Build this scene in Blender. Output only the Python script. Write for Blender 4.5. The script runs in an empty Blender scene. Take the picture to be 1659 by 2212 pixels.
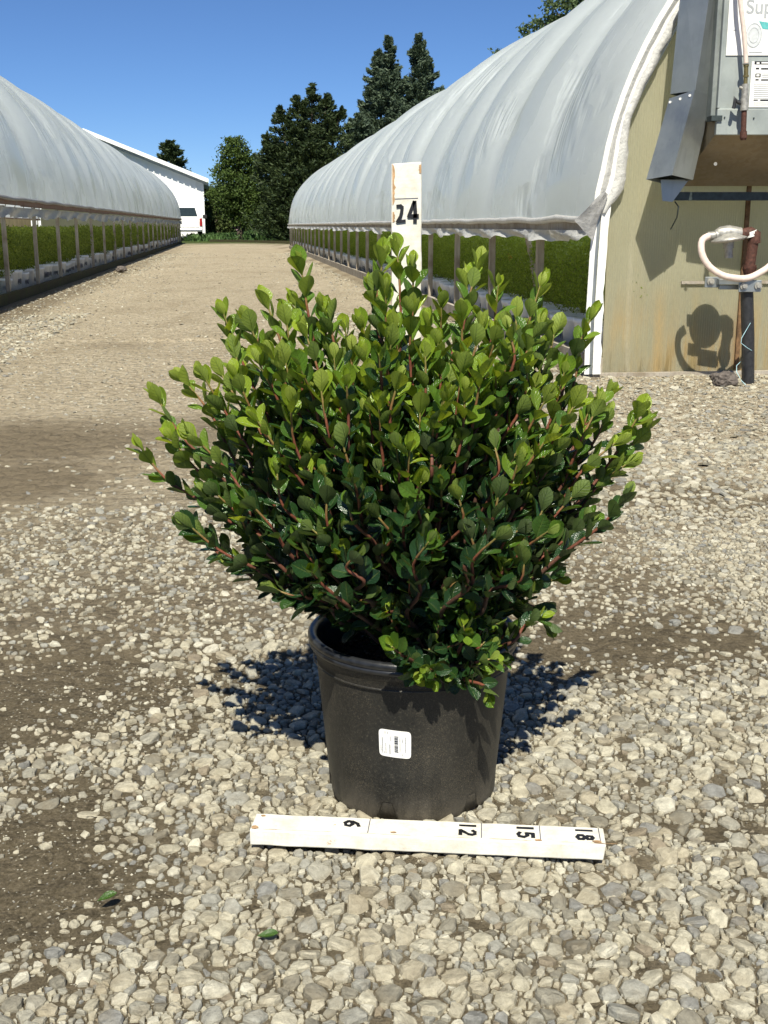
import bpy, bmesh, math, random
import numpy as np
from mathutils import Vector, Matrix, noise as mnoise
R = math.radians
random.seed(7); RNG = np.random.default_rng(7)
S = bpy.context.scene; COL = S.collection

# ------------------------------------------------------------------ camera, sky, sun, exposure
F = 2500.; CH = .77; PITCH = math.atan(619 / F)
cp, sp = math.cos(PITCH), math.sin(PITCH)
cam = bpy.data.objects.new('camera', bpy.data.cameras.new('camera')); COL.objects.link(cam)
cam.location = (0, 0, CH); cam.rotation_euler = (R(90) - PITCH, 0, 0)
cam.data.sensor_fit = 'VERTICAL'; cam.data.sensor_height = 24; cam.data.lens = 24 * F / 2212
cam.data.clip_start = .05; cam.data.clip_end = 3000
S.camera = cam
SUN_EL = 52; SUN_AZ = 2          # degrees; azimuth of the light's travel from +Y towards +X
wd = bpy.data.worlds.new('World'); S.world = wd; wd.use_nodes = True
wn = wd.node_tree.nodes; bg = wn['Background']
sky = wn.new('ShaderNodeTexSky'); sky.sky_type = 'NISHITA'; sky.sun_disc = False
sky.sun_elevation = R(SUN_EL); sky.sun_rotation = R(180 + SUN_AZ)
sky.air_density = 1.2; sky.dust_density = 1.; sky.ozone_density = 10.; sky.altitude = 5000
wd.node_tree.links.new(sky.outputs[0], bg.inputs[0]); bg.inputs[1].default_value = .070
sl = bpy.data.lights.new('sun', 'SUN'); sl.energy = 5.0; sl.angle = R(.53); sl.color = (1, .945, .80)
so = bpy.data.objects.new('sun', sl); COL.objects.link(so)
sd = Vector((math.sin(R(SUN_AZ)) * math.cos(R(SUN_EL)), math.cos(R(SUN_AZ)) * math.cos(R(SUN_EL)), -math.sin(R(SUN_EL))))
so.rotation_euler = sd.to_track_quat('-Z', 'Y').to_euler(); so.location = (0, -5, 8)
S.view_settings.view_transform = 'Standard'; S.view_settings.look = 'None'
S.view_settings.exposure = .62; S.view_settings.gamma = 1

# ------------------------------------------------------------------ layout helpers (survey of the place)
def ray(x, y):
    a = (x - 829.5) / F; b = (1106 - y) / F
    return Vector((a, cp + b * sp, b * cp - sp))
def at(x, y, D):
    r = ray(x, y); t = D / r.y; return Vector((r.x * t, D, CH + r.z * t))
def gnd(x, y, z=0.):
    r = ray(x, y); t = (z - CH) / r.z; return Vector((r.x * t, r.y * t, z))
A = math.atan(324 / (F / cp)); ca, sa = math.cos(A), math.sin(A)
def G(u, v, z=0.): return Vector((u * ca - v * sa, u * sa + v * ca, z))     # greenhouse frame -> world
def UV(P): return (P[0] * ca + P[1] * sa, -P[0] * sa + P[1] * ca)

# ------------------------------------------------------------------ object helpers
def tag(o, label=None, cat=None, group=None, kind=None):
    if label: o['label'] = label
    if cat: o['category'] = cat
    if group: o['group'] = group
    if kind: o['kind'] = kind
    return o
def thing(name, label, cat, loc=(0, 0, 0), rz=0, group=None):
    o = bpy.data.objects.new(name, None); COL.objects.link(o); o.empty_display_size = .1
    o.location = loc; o.rotation_euler = (0, 0, rz); return tag(o, label, cat, group)
def wmat(o):
    m = Matrix.LocRotScale(o.location, o.rotation_euler, o.scale)
    return (wmat(o.parent) @ m) if o.parent else m
class MB:
    def __init__(s): s.v = []; s.f = []; s.uv = []; s.sm = []
    def add(s, vs, fs, smooth=False):
        n = len(s.v); s.v += [tuple(p) for p in vs]; s.f += [tuple(i + n for i in f) for f in fs]; s.sm += [smooth] * len(fs)
    def hexa(s, c):  # c: 8 corners, bottom 4 ccw, top 4 ccw
        s.add(c, [(3, 2, 1, 0), (4, 5, 6, 7), (0, 1, 5, 4), (1, 2, 6, 5), (2, 3, 7, 6), (3, 0, 4, 7)])
    def box(s, x0, x1, y0, y1, z0, z1, T=None):
        c = [Vector(p) for p in ((x0, y0, z0), (x1, y0, z0), (x1, y1, z0), (x0, y1, z0), (x0, y0, z1), (x1, y0, z1), (x1, y1, z1), (x0, y1, z1))]
        s.hexa([T(*p) for p in c] if T else c)
    def tube(s, pts, rad, n=10, cap=True, smooth=True):
        pts = [Vector(p) for p in pts]; m = len(pts)
        rs = rad if hasattr(rad, '__len__') else [rad] * m
        vs = []; pu = None
        for i, p in enumerate(pts):
            t = (pts[min(i + 1, m - 1)] - pts[max(i - 1, 0)]).normalized()
            if pu is None: pu = t.orthogonal().normalized()
            pu = (pu - t * pu.dot(t)).normalized(); w = t.cross(pu)
            for k in range(n):
                a = 2 * math.pi * k / n; vs.append(p + (pu * math.cos(a) + w * math.sin(a)) * rs[i])
        fs = [(i * n + k, i * n + (k + 1) % n, (i + 1) * n + (k + 1) % n, (i + 1) * n + k) for i in range(m - 1) for k in range(n)]
        s.add(vs, fs, smooth)
        if cap: s.add(vs[:n], [tuple(range(n))[::-1]]); s.add(vs[-n:], [tuple(range(n))])
    def lathe(s, prof, c=(0, 0, 0), n=64, smooth=True, mod=None):
        vs = []
        for i, (r, z) in enumerate(prof):
            for k in range(n):
                a = 2 * math.pi * k / n; q = mod(r, z, a) if mod else (r, z)
                vs.append((c[0] + q[0] * math.cos(a), c[1] + q[0] * math.sin(a), c[2] + q[1]))
        fs = [(i * n + k, i * n + (k + 1) % n, (i + 1) * n + (k + 1) % n, (i + 1) * n + k) for i in range(len(prof) - 1) for k in range(n)]
        s.add(vs, fs, smooth)
    def build(s, name, mat, parent=None, bevel=0):
        P = [Vector(v) for v in s.v]
        if parent: iv = wmat(parent).inverted(); P = [iv @ p for p in P]
        me = bpy.data.meshes.new(name); me.from_pydata([tuple(p) for p in P], [], s.f)
        me.polygons.foreach_set('use_smooth', s.sm); me.materials.append(mat); me.update()
        o = bpy.data.objects.new(name, me); COL.objects.link(o); o.parent = parent
        if bevel:
            b = o.modifiers.new('bevel', 'BEVEL'); b.width = bevel; b.segments = 2; b.limit_method = 'ANGLE'
        return o
def np_mesh(name, V, Fc, mat, parent=None, smooth=False, attrs=None, uv=None):
    """V (n,3) world coords, Fc (m,k) equal-size faces"""
    V = np.asarray(V, np.float64)
    if parent:
        iv = np.array(wmat(parent).inverted()); V = V @ iv[:3, :3].T + iv[:3, 3]
    me = bpy.data.meshes.new(name); m, k = Fc.shape
    me.vertices.add(len(V)); me.vertices.foreach_set('co', V.astype(np.float32).ravel())
    me.loops.add(m * k); me.loops.foreach_set('vertex_index', Fc.astype(np.int32).ravel())
    me.polygons.add(m); me.polygons.foreach_set('loop_start', np.arange(0, m * k, k, dtype=np.int32))
    me.polygons.foreach_set('use_smooth', np.full(m, smooth))
    me.update(calc_edges=True)
    if attrs:
        for an, av in attrs.items():
            a = me.attributes.new(an, 'FLOAT', 'POINT'); a.data.foreach_set('value', np.asarray(av, np.float32))
    if uv is not None:
        l = me.uv_layers.new(name='UVMap'); l.data.foreach_set('uv', uv[Fc.ravel()].astype(np.float32).ravel())
    me.materials.append(mat)
    o = bpy.data.objects.new(name, me); COL.objects.link(o); o.parent = parent; return o

# ------------------------------------------------------------------ material helpers
class M:
    def __init__(s, name):
        s.m = bpy.data.materials.new(name); s.m.use_nodes = True; s.t = s.m.node_tree
        s.b = s.t.nodes['Principled BSDF']; s.out = s.t.nodes['Material Output']
    def n(s, typ, ins=None, **kw):
        nd = s.t.nodes.new('ShaderNode' + typ)
        for k, v in kw.items(): setattr(nd, k, v)
        for k, v in (ins or {}).items(): s.set(nd.inputs[k], v)
        return nd
    def set(s, sock, v):
        if isinstance(v, bpy.types.NodeSocket): s.t.links.new(v, sock)
        elif isinstance(v, (tuple, list)) and len(v) == 3 and sock.type == 'RGBA': sock.default_value = (*v, 1)
        else: sock.default_value = v
    def coord(s, k='Object'): return s.n('TexCoord').outputs[k]
    def mapping(s, vec, scale=(1, 1, 1), rot=(0, 0, 0)):
        return s.n('Mapping', {'Vector': vec, 'Scale': scale, 'Rotation': rot}).outputs[0]
    def noise(s, vec, scale, detail=4, rough=.55, out='Fac', dist=0.):
        return s.n('TexNoise', {'Vector': vec, 'Scale': scale, 'Detail': detail, 'Roughness': rough, 'Distortion': dist}).outputs[out]
    def ramp(s, fac, *st, interp='LINEAR'):
        r = s.n('ValToRGB', {'Fac': fac}); e = r.color_ramp; e.interpolation = interp
        while len(e.elements) > 1: e.elements.remove(e.elements[-1])
        e.elements[0].position = st[0][0]
        c = st[0][1]; e.elements[0].color = (*c, 1) if hasattr(c, '__len__') else (c, c, c, 1)
        for p, c in st[1:]:
            q = e.elements.new(p); q.color = (*c, 1) if hasattr(c, '__len__') else (c, c, c, 1)
        return r.outputs[0]
    def mix(s, fac, a, b, mode='MIX'):
        nd = s.n('Mix', data_type='RGBA', blend_type=mode)
        s.set(nd.inputs[0], fac); s.set(nd.inputs[6], a); s.set(nd.inputs[7], b); return nd.outputs[2]
    def math(s, op, a, b=None, clamp=False):
        nd = s.n('Math', operation=op, use_clamp=clamp); s.set(nd.inputs[0], a)
        if b is not None: s.set(nd.inputs[1], b)
        return nd.outputs[0]
    def bump(s, h, strength=.5, dist=.01, prev=None):
        nd = s.n('Bump', {'Height': h, 'Strength': strength, 'Distance': dist})
        if prev: s.set(nd.inputs['Normal'], prev)
        return nd.outputs[0]
    def rnd(s): return s.n('NewGeometry').outputs['Random Per Island']
    def fin(s, col=None, rough=None, nrm=None, metal=None, spec=None, trans=None, tcol=None):
        b = s.b.inputs
        if col is not None: s.set(b['Base Color'], col)
        if rough is not None: s.set(b['Roughness'], rough)
        if nrm is not None: s.set(b['Normal'], nrm)
        if metal is not None: s.set(b['Metallic'], metal)
        if spec is not None: s.set(b['Specular IOR Level'], spec)
        if trans is not None:
            tr = s.n('BsdfTranslucent', {'Color': tcol if tcol is not None else col})
            if nrm is not None: s.set(tr.inputs['Normal'], nrm)
            mx = s.n('MixShader', {0: trans}); s.t.links.new(s.b.outputs[0], mx.inputs[1]); s.t.links.new(tr.outputs[0], mx.inputs[2])
            s.t.links.new(mx.outputs[0], s.out.inputs[0])
        return s.m
def simple(name, col, rough=.6, metal=0., var=.25, scale=20, bump=.1, spec=.5):
    m = M(name); c = m.coord(); nz = m.noise(c, scale, 6)
    col2 = tuple(x * (1 - var) for x in col); col3 = tuple(min(1, x * (1 + var)) for x in col)
    return m.fin(m.ramp(nz, (.3, col2), (.7, col3)), rough, m.bump(nz, bump, .003), metal, spec)

# gravel stones
def mat_stone():
    m = M('crushed_limestone'); c = m.coord(); r = m.rnd()
    base = m.ramp(r, (0, (.24, .225, .18)), (.12, (.45, .42, .325)), (.28, (.36, .345, .285)), (.42, (.50, .47, .37)), (.53, (.33, .325, .285)),
                  (.64, (.45, .415, .32)), (.76, (.55, .525, .43)), (.86, (.25, .25, .235)), (.92, (.40, .36, .27)), (.97, (.27, .23, .17)), interp='CONSTANT')
    nz = m.noise(c, 90, 8, .65); n2 = m.noise(c, 700, 4, .7); n3 = m.noise(c, 26, 5)
    v = m.ramp(nz, (.3, .58), (.66, 1.06)); col = m.mix(1, base, v, 'MULTIPLY')
    col = m.mix(m.ramp(n2, (.46, 0), (.75, .32)), col, (.13, .105, .07))
    col = m.mix(m.ramp(n3, (.46, 0), (.75, .6)), col, (.19, .155, .10))
    b1 = m.bump(nz, .7, .006); b2 = m.bump(n2, .45, .0012, b1)
    return m.fin(col, .88, b2, spec=.25)
M_STONE = mat_stone()
def mat_ground():
    m = M('compacted_gravel_ground'); c = m.coord()
    mud = m.n('Attribute', attribute_name='mud').outputs['Fac']; und = m.n('Attribute', attribute_name='under').outputs['Fac']
    far = m.n('Attribute', attribute_name='far').outputs['Fac']
    n1 = m.noise(c, 1.1, 6); n2 = m.noise(c, 14, 8, .7); n3 = m.noise(c, 160, 6, .7); n4 = m.noise(c, .35, 4)
    vo = m.n('TexVoronoi', {'Vector': c, 'Scale': 55., 'Randomness': 1.}); vo2 = m.n('TexVoronoi', {'Vector': c, 'Scale': 120., 'Randomness': 1.})
    vb = m.n('TexVoronoi', {'Vector': m.mapping(c, (1, .7, 1)), 'Scale': 22., 'Randomness': 1.})
    sand = m.ramp(n2, (.25, (.36, .30, .205)), (.5, (.49, .415, .295)), (.78, (.62, .54, .40)))
    chips = m.ramp(vo.outputs['Color'], (.15, (.20, .165, .11)), (.5, (.42, .36, .27)), (.85, (.66, .60, .49)))
    cm = m.ramp(vo.outputs['Distance'], (.35, 1.), (.55, 0.))
    col = m.mix(m.math('MULTIPLY', cm, .55), sand, chips)
    chb = m.ramp(vb.outputs['Color'], (.1, (.26, .215, .15)), (.5, (.44, .38, .28)), (.9, (.66, .60, .49)))
    col = m.mix(m.math('MULTIPLY', m.ramp(vb.outputs['Distance'], (.3, .75), (.5, 0.)), m.ramp(n1, (.35, .1), (.65, .8))), col, chb)
    mud_shade_col = m.ramp(n3, (.3, (.085, .069, .042)), (.5, (.155, .127, .083)), (.62, (.20, .168, .115)), (.75, (.42, .37, .28)))
    mud_shade_col = m.mix(m.math('MULTIPLY', m.math('SUBTRACT', 1., und), .55), mud_shade_col, (.27, .22, .15))
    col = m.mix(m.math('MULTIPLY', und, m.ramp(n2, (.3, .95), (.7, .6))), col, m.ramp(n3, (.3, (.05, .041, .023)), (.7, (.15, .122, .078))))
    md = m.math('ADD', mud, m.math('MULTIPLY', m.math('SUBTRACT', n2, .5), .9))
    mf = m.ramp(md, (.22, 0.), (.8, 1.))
    col = m.mix(mf, col, mud_shade_col)  # mud patches, and the shade painted along the left greenhouse
    n7 = m.noise(m.mapping(c, (1.6, .55, 1)), 1.6, 7, .68)
    col = m.mix(m.ramp(n4, (.45, 0.), (.75, .35)), col, (.30, .24, .16))
    col = m.mix(m.ramp(n7, (.48, 0.), (.7, .5)), col, (.29, .235, .155))
    col = m.mix(m.ramp(m.noise(c, 45, 5, .75), (.55, 0.), (.7, .5)), col, (.16, .13, .09))
    gr = m.ramp(m.noise(c, .8, 6, .7), (.3, (.035, .06, .015)), (.7, (.10, .13, .035)))
    col = m.mix(far, col, gr)
    h = m.math('ADD', m.math('MULTIPLY', vo.outputs['Distance'], -.8), m.math('MULTIPLY', n3, .6))
    h2 = m.math('MULTIPLY', vb.outputs['Distance'], -1.)
    b = m.bump(h, 1., .016); b = m.bump(h2, .9, .04, b); b = m.bump(n2, .8, .05, b)
    return m.fin(col, .93, b, spec=.15)
M_GROUND = mat_ground()
def mat_wood(name, c1, c2, c3=None, scale=1.):
    m = M(name); c = m.coord('Object')
    g = m.noise(m.mapping(c, (60 * scale, 60 * scale, 4 * scale)), 1, 6, .7); g2 = m.noise(c, 7 * scale, 5)
    col = m.ramp(g, (.3, c1), (.7, c2))
    if c3: col = m.mix(m.ramp(g2, (.45, 0), (.7, .8)), col, c3)
    return m.fin(col, .85, m.bump(g, .4, .003), spec=.2)
M_POST = mat_wood('weathered_grey_wood', (.28, .245, .20), (.48, .43, .35), (.22, .17, .12))
M_BOARD = mat_wood('old_board', (.26, .235, .20), (.45, .41, .35), (.20, .16, .11))
M_MOSS = mat_wood('mossy_board', (.035, .03, .018), (.085, .075, .04), (.06, .075, .02))
M_REDWOOD = mat_wood('reddish_board', (.14, .085, .06), (.27, .18, .13), (.2, .17, .14))
def mat_paintedwood():
    m = M('white_painted_wood'); c = m.coord('Object')
    g = m.noise(m.mapping(c, (30, 220, 220)), 1, 5, .6); n = m.noise(c, 28, 8, .7); n2 = m.noise(c, 120, 6, .75)
    col = m.ramp(n, (.3, (.55, .52, .44)), (.5, (.70, .68, .61)), (.7, (.76, .745, .70)))
    col = m.mix(m.ramp(n2, (.5, 0), (.72, .45)), col, (.60, .49, .34))
    pe = m.noise(m.mapping(c, (1, 1, 1)), 16, 8, .8)
    col = m.mix(m.ramp(pe, (.655, 0), (.69, 1)), col, (.42, .27, .15))
    return m.fin(col, .62, m.bump(m.math('ADD', g, n2), .25, .0015), spec=.35)
M_PAINT = mat_paintedwood()
M_BARE = simple('bare_wood_edge', (.40, .25, .13), .8, var=.4, scale=90, bump=.5)
M_INK = simple('black_marker_ink', (.012, .012, .014), .45, var=.3, scale=150)
M_PENCIL = simple('pencil_line', (.10, .10, .13), .7, var=.5, scale=200)
def mat_pot():
    m = M('dusty_black_plastic'); c = m.coord('Object')
    n = m.noise(c, 260, 8, .75); n2 = m.noise(c, 8, 4); n3 = m.noise(c, 700, 3, .8); n4 = m.noise(m.mapping(c, (1, 1, .35)), 30, 6, .7)
    z = m.n('SeparateXYZ', {0: c}).outputs[2]
    col = m.ramp(n, (.38, (.008, .008, .008)), (.57, (.016, .016, .014)), (.68, (.075, .066, .05)))
    patch = m.math('MULTIPLY', m.ramp(n2, (.4, 0), (.65, 1)), m.ramp(n3, (.5, 0), (.68, 1)))
    col = m.mix(m.math('MULTIPLY', patch, .6), col, (.22, .18, .12))
    col = m.mix(m.math('MULTIPLY', m.ramp(z, (.0, .55), (.055, .0)), m.ramp(n4, (.35, 0.), (.6, 1))), col, (.16, .14, .11))
    n6 = m.noise(m.mapping(c, (1, 1, 1)), 45, 8, .8, dist=1.2)
    col = m.mix(m.ramp(n6, (.60, 0.), (.68, .35)), col, (.08, .07, .052))
    col = m.mix(m.math('MULTIPLY', m.ramp(m.noise(m.mapping(c, (1, 1, .2), (0, 0, 0)), 22, 6, .7), (.45, 0.), (.62, .45)), m.ramp(z, (.0, 1.), (.17, .15))), col, (.06, .054, .042))
    return m.fin(col, m.ramp(n2, (.3, .42), (.7, .6)), m.bump(n, .25, .001), spec=.45)
M_POT = mat_pot()
M_RIM = simple('black_plastic_rim', (.016, .017, .019), .33, var=.4, scale=120, bump=.15)
def mat_soil():
    m = M('bark_potting_soil'); c = m.coord(); r = m.rnd()
    col = m.ramp(r, (0, (.025, .017, .011)), (.45, (.045, .03, .02)), (.7, (.09, .06, .038)), (.9, (.17, .11, .07)), (1, (.40, .29, .2)))
    n = m.noise(c, 260, 6, .7)
    return m.fin(m.mix(1, col, m.ramp(n, (.3, .6), (.7, 1.2)), 'MULTIPLY'), .9, m.bump(n, .8, .003), spec=.2)
M_SOIL = mat_soil()
def mat_leaf():
    m = M('glossy_shrub_leaf'); age = m.n('Attribute', attribute_name='age').outputs['Fac']; r = m.rnd()
    uv = m.n('UVMap').outputs[0]; sx = m.n('SeparateXYZ', {0: uv}); U = sx.outputs[0]; V = sx.outputs[1]
    au = m.math('ABSOLUTE', m.math('SUBTRACT', U, .5))
    mid = m.ramp(au, (.012, 1.), (.04, 0.))
    w = m.math('FRACT', m.math('SUBTRACT', m.math('MULTIPLY', V, 6.5), m.math('MULTIPLY', au, 3.4)))
    vein = m.ramp(m.math('ABSOLUTE', m.math('SUBTRACT', w, .5)), (.03, 1.), (.12, 0.))
    net = m.noise(m.mapping(uv, (14, 20, 1)), 1, 4, .6)
    a2 = m.math('ADD', age, m.math('MULTIPLY', m.math('SUBTRACT', r, .5), .28), True)
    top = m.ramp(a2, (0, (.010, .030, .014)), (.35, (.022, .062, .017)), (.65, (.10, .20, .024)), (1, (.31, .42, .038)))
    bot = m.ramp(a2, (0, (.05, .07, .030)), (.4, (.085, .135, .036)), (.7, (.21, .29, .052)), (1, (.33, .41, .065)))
    top = m.mix(m.math('MULTIPLY', mid, .5), top, m.mix(.5, top, (.25, .32, .08)))
    bot = m.mix(m.math('MULTIPLY', m.math('MAXIMUM', mid, m.math('MULTIPLY', vein, .75)), .75), bot, m.mix(1, bot, (.42, .50, .5), 'MULTIPLY'))
    bf = m.n('NewGeometry').outputs['Backfacing']
    col = m.mix(bf, top, bot)
    col = m.mix(1, col, m.ramp(net, (.3, .78), (.7, 1.15)), 'MULTIPLY')
    tc = m.ramp(a2, (0, (.04, .09, .01)), (.5, (.17, .28, .012)), (1, (.55, .64, .03)))
    h = m.math('ADD', m.math('MULTIPLY', vein, -.5), m.math('ADD', m.math('MULTIPLY', mid, -1.), m.math('MULTIPLY', net, .6)))
    nr = m.bump(h, .6, .0015)
    ro = m.math('ADD', m.math('MULTIPLY', bf, .27), .20)
    tr = m.ramp(a2, (0, .12), (1, .42))
    return m.fin(col, ro, nr, spec=.5, trans=tr, tcol=tc)
M_LEAF = mat_leaf()
def mat_bark():
    m = M('red_brown_twig'); c = m.coord(); n = m.noise(c, 240, 5)
    a = m.n('Attribute', attribute_name='age').outputs['Fac']
    col = m.ramp(a, (0, (.035, .026, .02)), (.55, (.07, .034, .022)), (.88, (.19, .058, .032)), (1, (.20, .20, .05)))
    return m.fin(m.mix(1, col, m.ramp(n, (.3, .65), (.7, 1.3)), 'MULTIPLY'), .6, m.bump(n, .5, .001))
M_TWIG = mat_bark()
def mat_foliage(name, dark, light, trans=.22, rough=.6, big=.6):
    m = M(name); c = m.coord(); r = m.rnd(); n = m.noise(c, big, 3)
    k = m.math('ADD', m.math('MULTIPLY', r, .55), m.math('MULTIPLY', n, .5))
    col = m.ramp(k, (.2, dark), (.85, light))
    return m.fin(col, rough, spec=.25, trans=trans, tcol=m.mix(.5, col, (.12, .16, .02)))
M_SPRUCE = mat_foliage('spruce_needles', (.03, .056, .038), (.12, .16, .10), .1)
M_YEW = mat_foliage('dark_conifer_needles', (.013, .028, .012), (.06, .085, .03), .1)
M_MAPLE = mat_foliage('broad_tree_leaves', (.028, .055, .012), (.10, .15, .035), .25)
M_BUSH = mat_foliage('hedge_leaves', (.035, .06, .018), (.10, .13, .04), .22)
M_COTTON = mat_foliage('grey_green_tree_leaves', (.05, .085, .035), (.13, .18, .08), .25)
M_CROPR = mat_foliage('fine_crop_leaves', (.11, .18, .022), (.32, .42, .05), .45, big=9)
M_CROPL = mat_foliage('mixed_crop_leaves', (.07, .12, .02), (.34, .40, .06), .45, big=5)
M_FIELD = mat_foliage('field_crop_leaves', (.03, .07, .02), (.09, .16, .05), .25)
M_TRUNK = simple('tree_bark', (.09, .07, .05), .9, var=.4, scale=8, bump=.6)
def mat_film(name, dirty=.25, tint=(.70, .73, .78)):
    m = M(name); uv = m.n('UVMap').outputs[0]
    n1 = m.noise(m.mapping(uv, (.75, .9, 1)), 1, 3); msk = m.ramp(n1, (.54, 0.), (.66, 1.))
    wr = m.noise(m.mapping(uv, (17, 1.5, 1), (0, 0, .22)), 1, 2, .4, dist=.2)
    n2 = m.noise(m.mapping(uv, (2.1, .55, 1), (0, 0, .12)), 1, 4, .55); n3 = m.noise(uv, 1.3, 5)
    fine = m.noise(uv, 14, 5, .7)
    V = m.math('MULTIPLY', m.n('SeparateXYZ', {0: uv}).outputs[1], .1)
    low = m.ramp(V, (0., 1.), (.17, .45), (.3, 0.))
    n4 = m.noise(m.mapping(uv, (1.1, .55, 1), (0, 0, .3)), 1, 5, .6)
    dk = m.math('MULTIPLY', m.ramp(n4, (.47, 0.), (.6, 1.)), low)
    col = m.mix(m.math('MULTIPLY', dk, dirty), tint, (.26, .28, .24))
    col = m.mix(1, col, m.ramp(fine, (.3, .93), (.7, 1.03)), 'MULTIPLY')
    h = m.math('MULTIPLY', wr, msk)
    b = m.bump(h, 1., .038); b = m.bump(fine, .06, .01, b)
    return m.fin(col, m.ramp(dk, (0, .36), (1, .14)), b, spec=.5, trans=.55, tcol=(.92, .96, 1.))
M_FILMR = mat_film('white_greenhouse_film', .15, (.87, .935, 1.))
M_FILML = mat_film('glossy_greenhouse_film', .6, (.87, .935, 1.))
def mat_skirt(name, col, tr):
    m = M(name); c = m.coord(); n = m.noise(c, 18, 6, .7)
    return m.fin(m.ramp(n, (.3, tuple(x * .75 for x in col)), (.7, col)), .35, m.bump(n, .8, .02), trans=tr, tcol=col)
M_SKIRTW = mat_skirt('torn_white_film', (.74, .74, .72), .3)
M_SKIRTG = mat_skirt('dusty_grey_film', (.42, .42, .42), .45)
def mat_poly():
    m = M('yellowed_corrugated_panel'); c = m.coord('Object'); sx = m.n('SeparateXYZ', {0: c}); X, Z = sx.outputs[0], sx.outputs[2]
    wv = m.math('ABSOLUTE', m.math('SINE', m.math('MULTIPLY', X, 3.14159 / .0125)))
    n = m.noise(m.mapping(c, (9, 9, .8)), 1, 6, .65); n2 = m.noise(m.mapping(c, (22, 22, 2.)), 1, 6, .7); n3 = m.noise(c, 2.2, 4); n5 = m.noise(c, 60, 6, .7)
    col = m.ramp(n3, (.3, (.37, .36, .265)), (.7, (.47, .455, .35)))
    col = m.mix(m.ramp(n, (.5, 0), (.75, .35)), col, (.48, .43, .30))
    low = m.ramp(Z, (.0, 1.), (.22, .7), (.5, 0.))
    orange = m.math('MULTIPLY', m.math('MULTIPLY', m.ramp(n2, (.36, 0), (.58, 1)), m.ramp(n, (.36, .3), (.5, 1))), low)
    col = m.mix(m.math('MULTIPLY', orange, m.ramp(n3, (.4, .25), (.6, 1.))), col, (.52, .33, .12))
    dk = m.math('MULTIPLY', m.ramp(n2, (.5, 0), (.68, 1)), m.ramp(Z, (.02, 1.), (.17, 0.)))
    wob = m.math('MULTIPLY', m.math('SUBTRACT', n2, .5), .06)
    for xs_, w_, zt_, cc in ((.325, .045, .50, (.60, .40, .17)), (.16, .020, .9, (.58, .54, .42)), (.76, .055, .40, (.42, .20, .07)), (1.02, .045, .6, (.45, .24, .10)), (.52, .03, .47, (.50, .38, .18))):
        dd = m.math('ABSOLUTE', m.math('ADD', m.math('SUBTRACT', X, xs_), wob))
        col = m.mix(m.math('MULTIPLY', m.math('MULTIPLY', m.ramp(dd, (0., .85), (w_, 0.)), m.ramp(Z, (0., 1.), (zt_ * .6, .75), (zt_, 0.))), m.ramp(n5, (.3, .45), (.6, 1.))), col, cc)
    col = m.mix(dk, col, (.07, .055, .02))
    col = m.mix(1, col, m.ramp(n5, (.3, .86), (.7, 1.08)), 'MULTIPLY')
    col = m.mix(m.math('MULTIPLY', wv, .11), col, (.55, .52, .38))
    return m.fin(col, .5, m.bump(wv, .35, .003), spec=.4, trans=.52, tcol=(.85, .82, .62))
M_POLY = mat_poly()
def mat_galv(name, col=(.35, .38, .39), metal=.75, rough=.38):
    m = M(name); c = m.coord(); n = m.noise(c, 5, 6); n2 = m.noise(m.mapping(c, (30, 30, 4)), 1, 4); v = m.n('TexVoronoi', {'Vector': c, 'Scale': 45.})
    k = m.ramp(n, (.3, tuple(x * .8 for x in col)), (.7, tuple(x * 1.15 for x in col)))
    k = m.mix(m.math('MULTIPLY', v.outputs['Color'], .10), k, (.6, .62, .64))
    k = m.mix(m.ramp(n2, (.58, 0), (.8, .35)), k, (.16, .17, .17))
    return m.fin(k, m.ramp(n, (.3, rough - .1), (.7, rough + .12)), m.bump(n, .08, .02), metal)
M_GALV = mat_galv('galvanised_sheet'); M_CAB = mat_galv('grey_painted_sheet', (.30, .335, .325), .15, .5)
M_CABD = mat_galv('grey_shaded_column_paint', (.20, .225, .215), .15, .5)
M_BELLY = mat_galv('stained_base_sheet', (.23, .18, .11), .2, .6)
M_RUST = simple('rusty_iron', (.085, .036, .026), .75, .3, var=.5, scale=90, bump=.6)
M_SEAM = simple('rusty_batten', (.15, .085, .04), .9, var=.6, scale=30, bump=.6)
M_IRON = simple('dark_angle_iron', (.05, .065, .065), .5, .5, var=.3, scale=40)
M_ZINC = simple('dull_zinc', (.38, .37, .34), .5, .5, var=.3, scale=70, bump=.3)
M_BRASS = simple('tarnished_brass', (.22, .18, .08), .45, .7, var=.3, scale=80)
M_HOSE = simple('pink_white_hose', (.68, .56, .50), .45, var=.12, scale=60)
M_BPIPE = simple('black_plastic_pipe', (.022, .023, .026), .45, var=.4, scale=60)
M_WHITE = simple('white_plastic', (.78, .78, .76), .45, var=.06, scale=25)
M_PAPER = simple('white_paper_sign', (.80, .80, .78), .6, var=.04, scale=30)
M_GREYINK = simple('faded_grey_ink', (.36, .38, .40), .6, var=.1, scale=60)
M_SEAL = simple('pale_seal_print', (.54, .57, .59), .6, var=.12, scale=60)
M_TEAL = simple('teal_print', (.10, .42, .42), .6, var=.2, scale=40)
M_LINE = simple('small_print_grey', (.30, .30, .31), .6, var=.3, scale=300)
M_ROCK = simple('dark_rough_rock', (.10, .085, .075), .95, var=.6, scale=45, bump=1.)
M_STRING = simple('light_blue_string', (.35, .55, .62), .6)
M_WPOT = simple('white_grow_pot', (.76, .79, .84), .5, var=.10, scale=14)
M_BARNW = simple('white_barn_siding', (.80, .82, .82), .5, var=.03, scale=3)
M_BARNS = simple('grey_soffit', (.30, .32, .32), .6)
M_CARW = simple('white_car_paint', (.80, .80, .79), .3, var=.02, spec=.6)
M_GLASS = simple('dark_car_glass', (.02, .03, .03), .08, var=.2, spec=.8)
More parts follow.
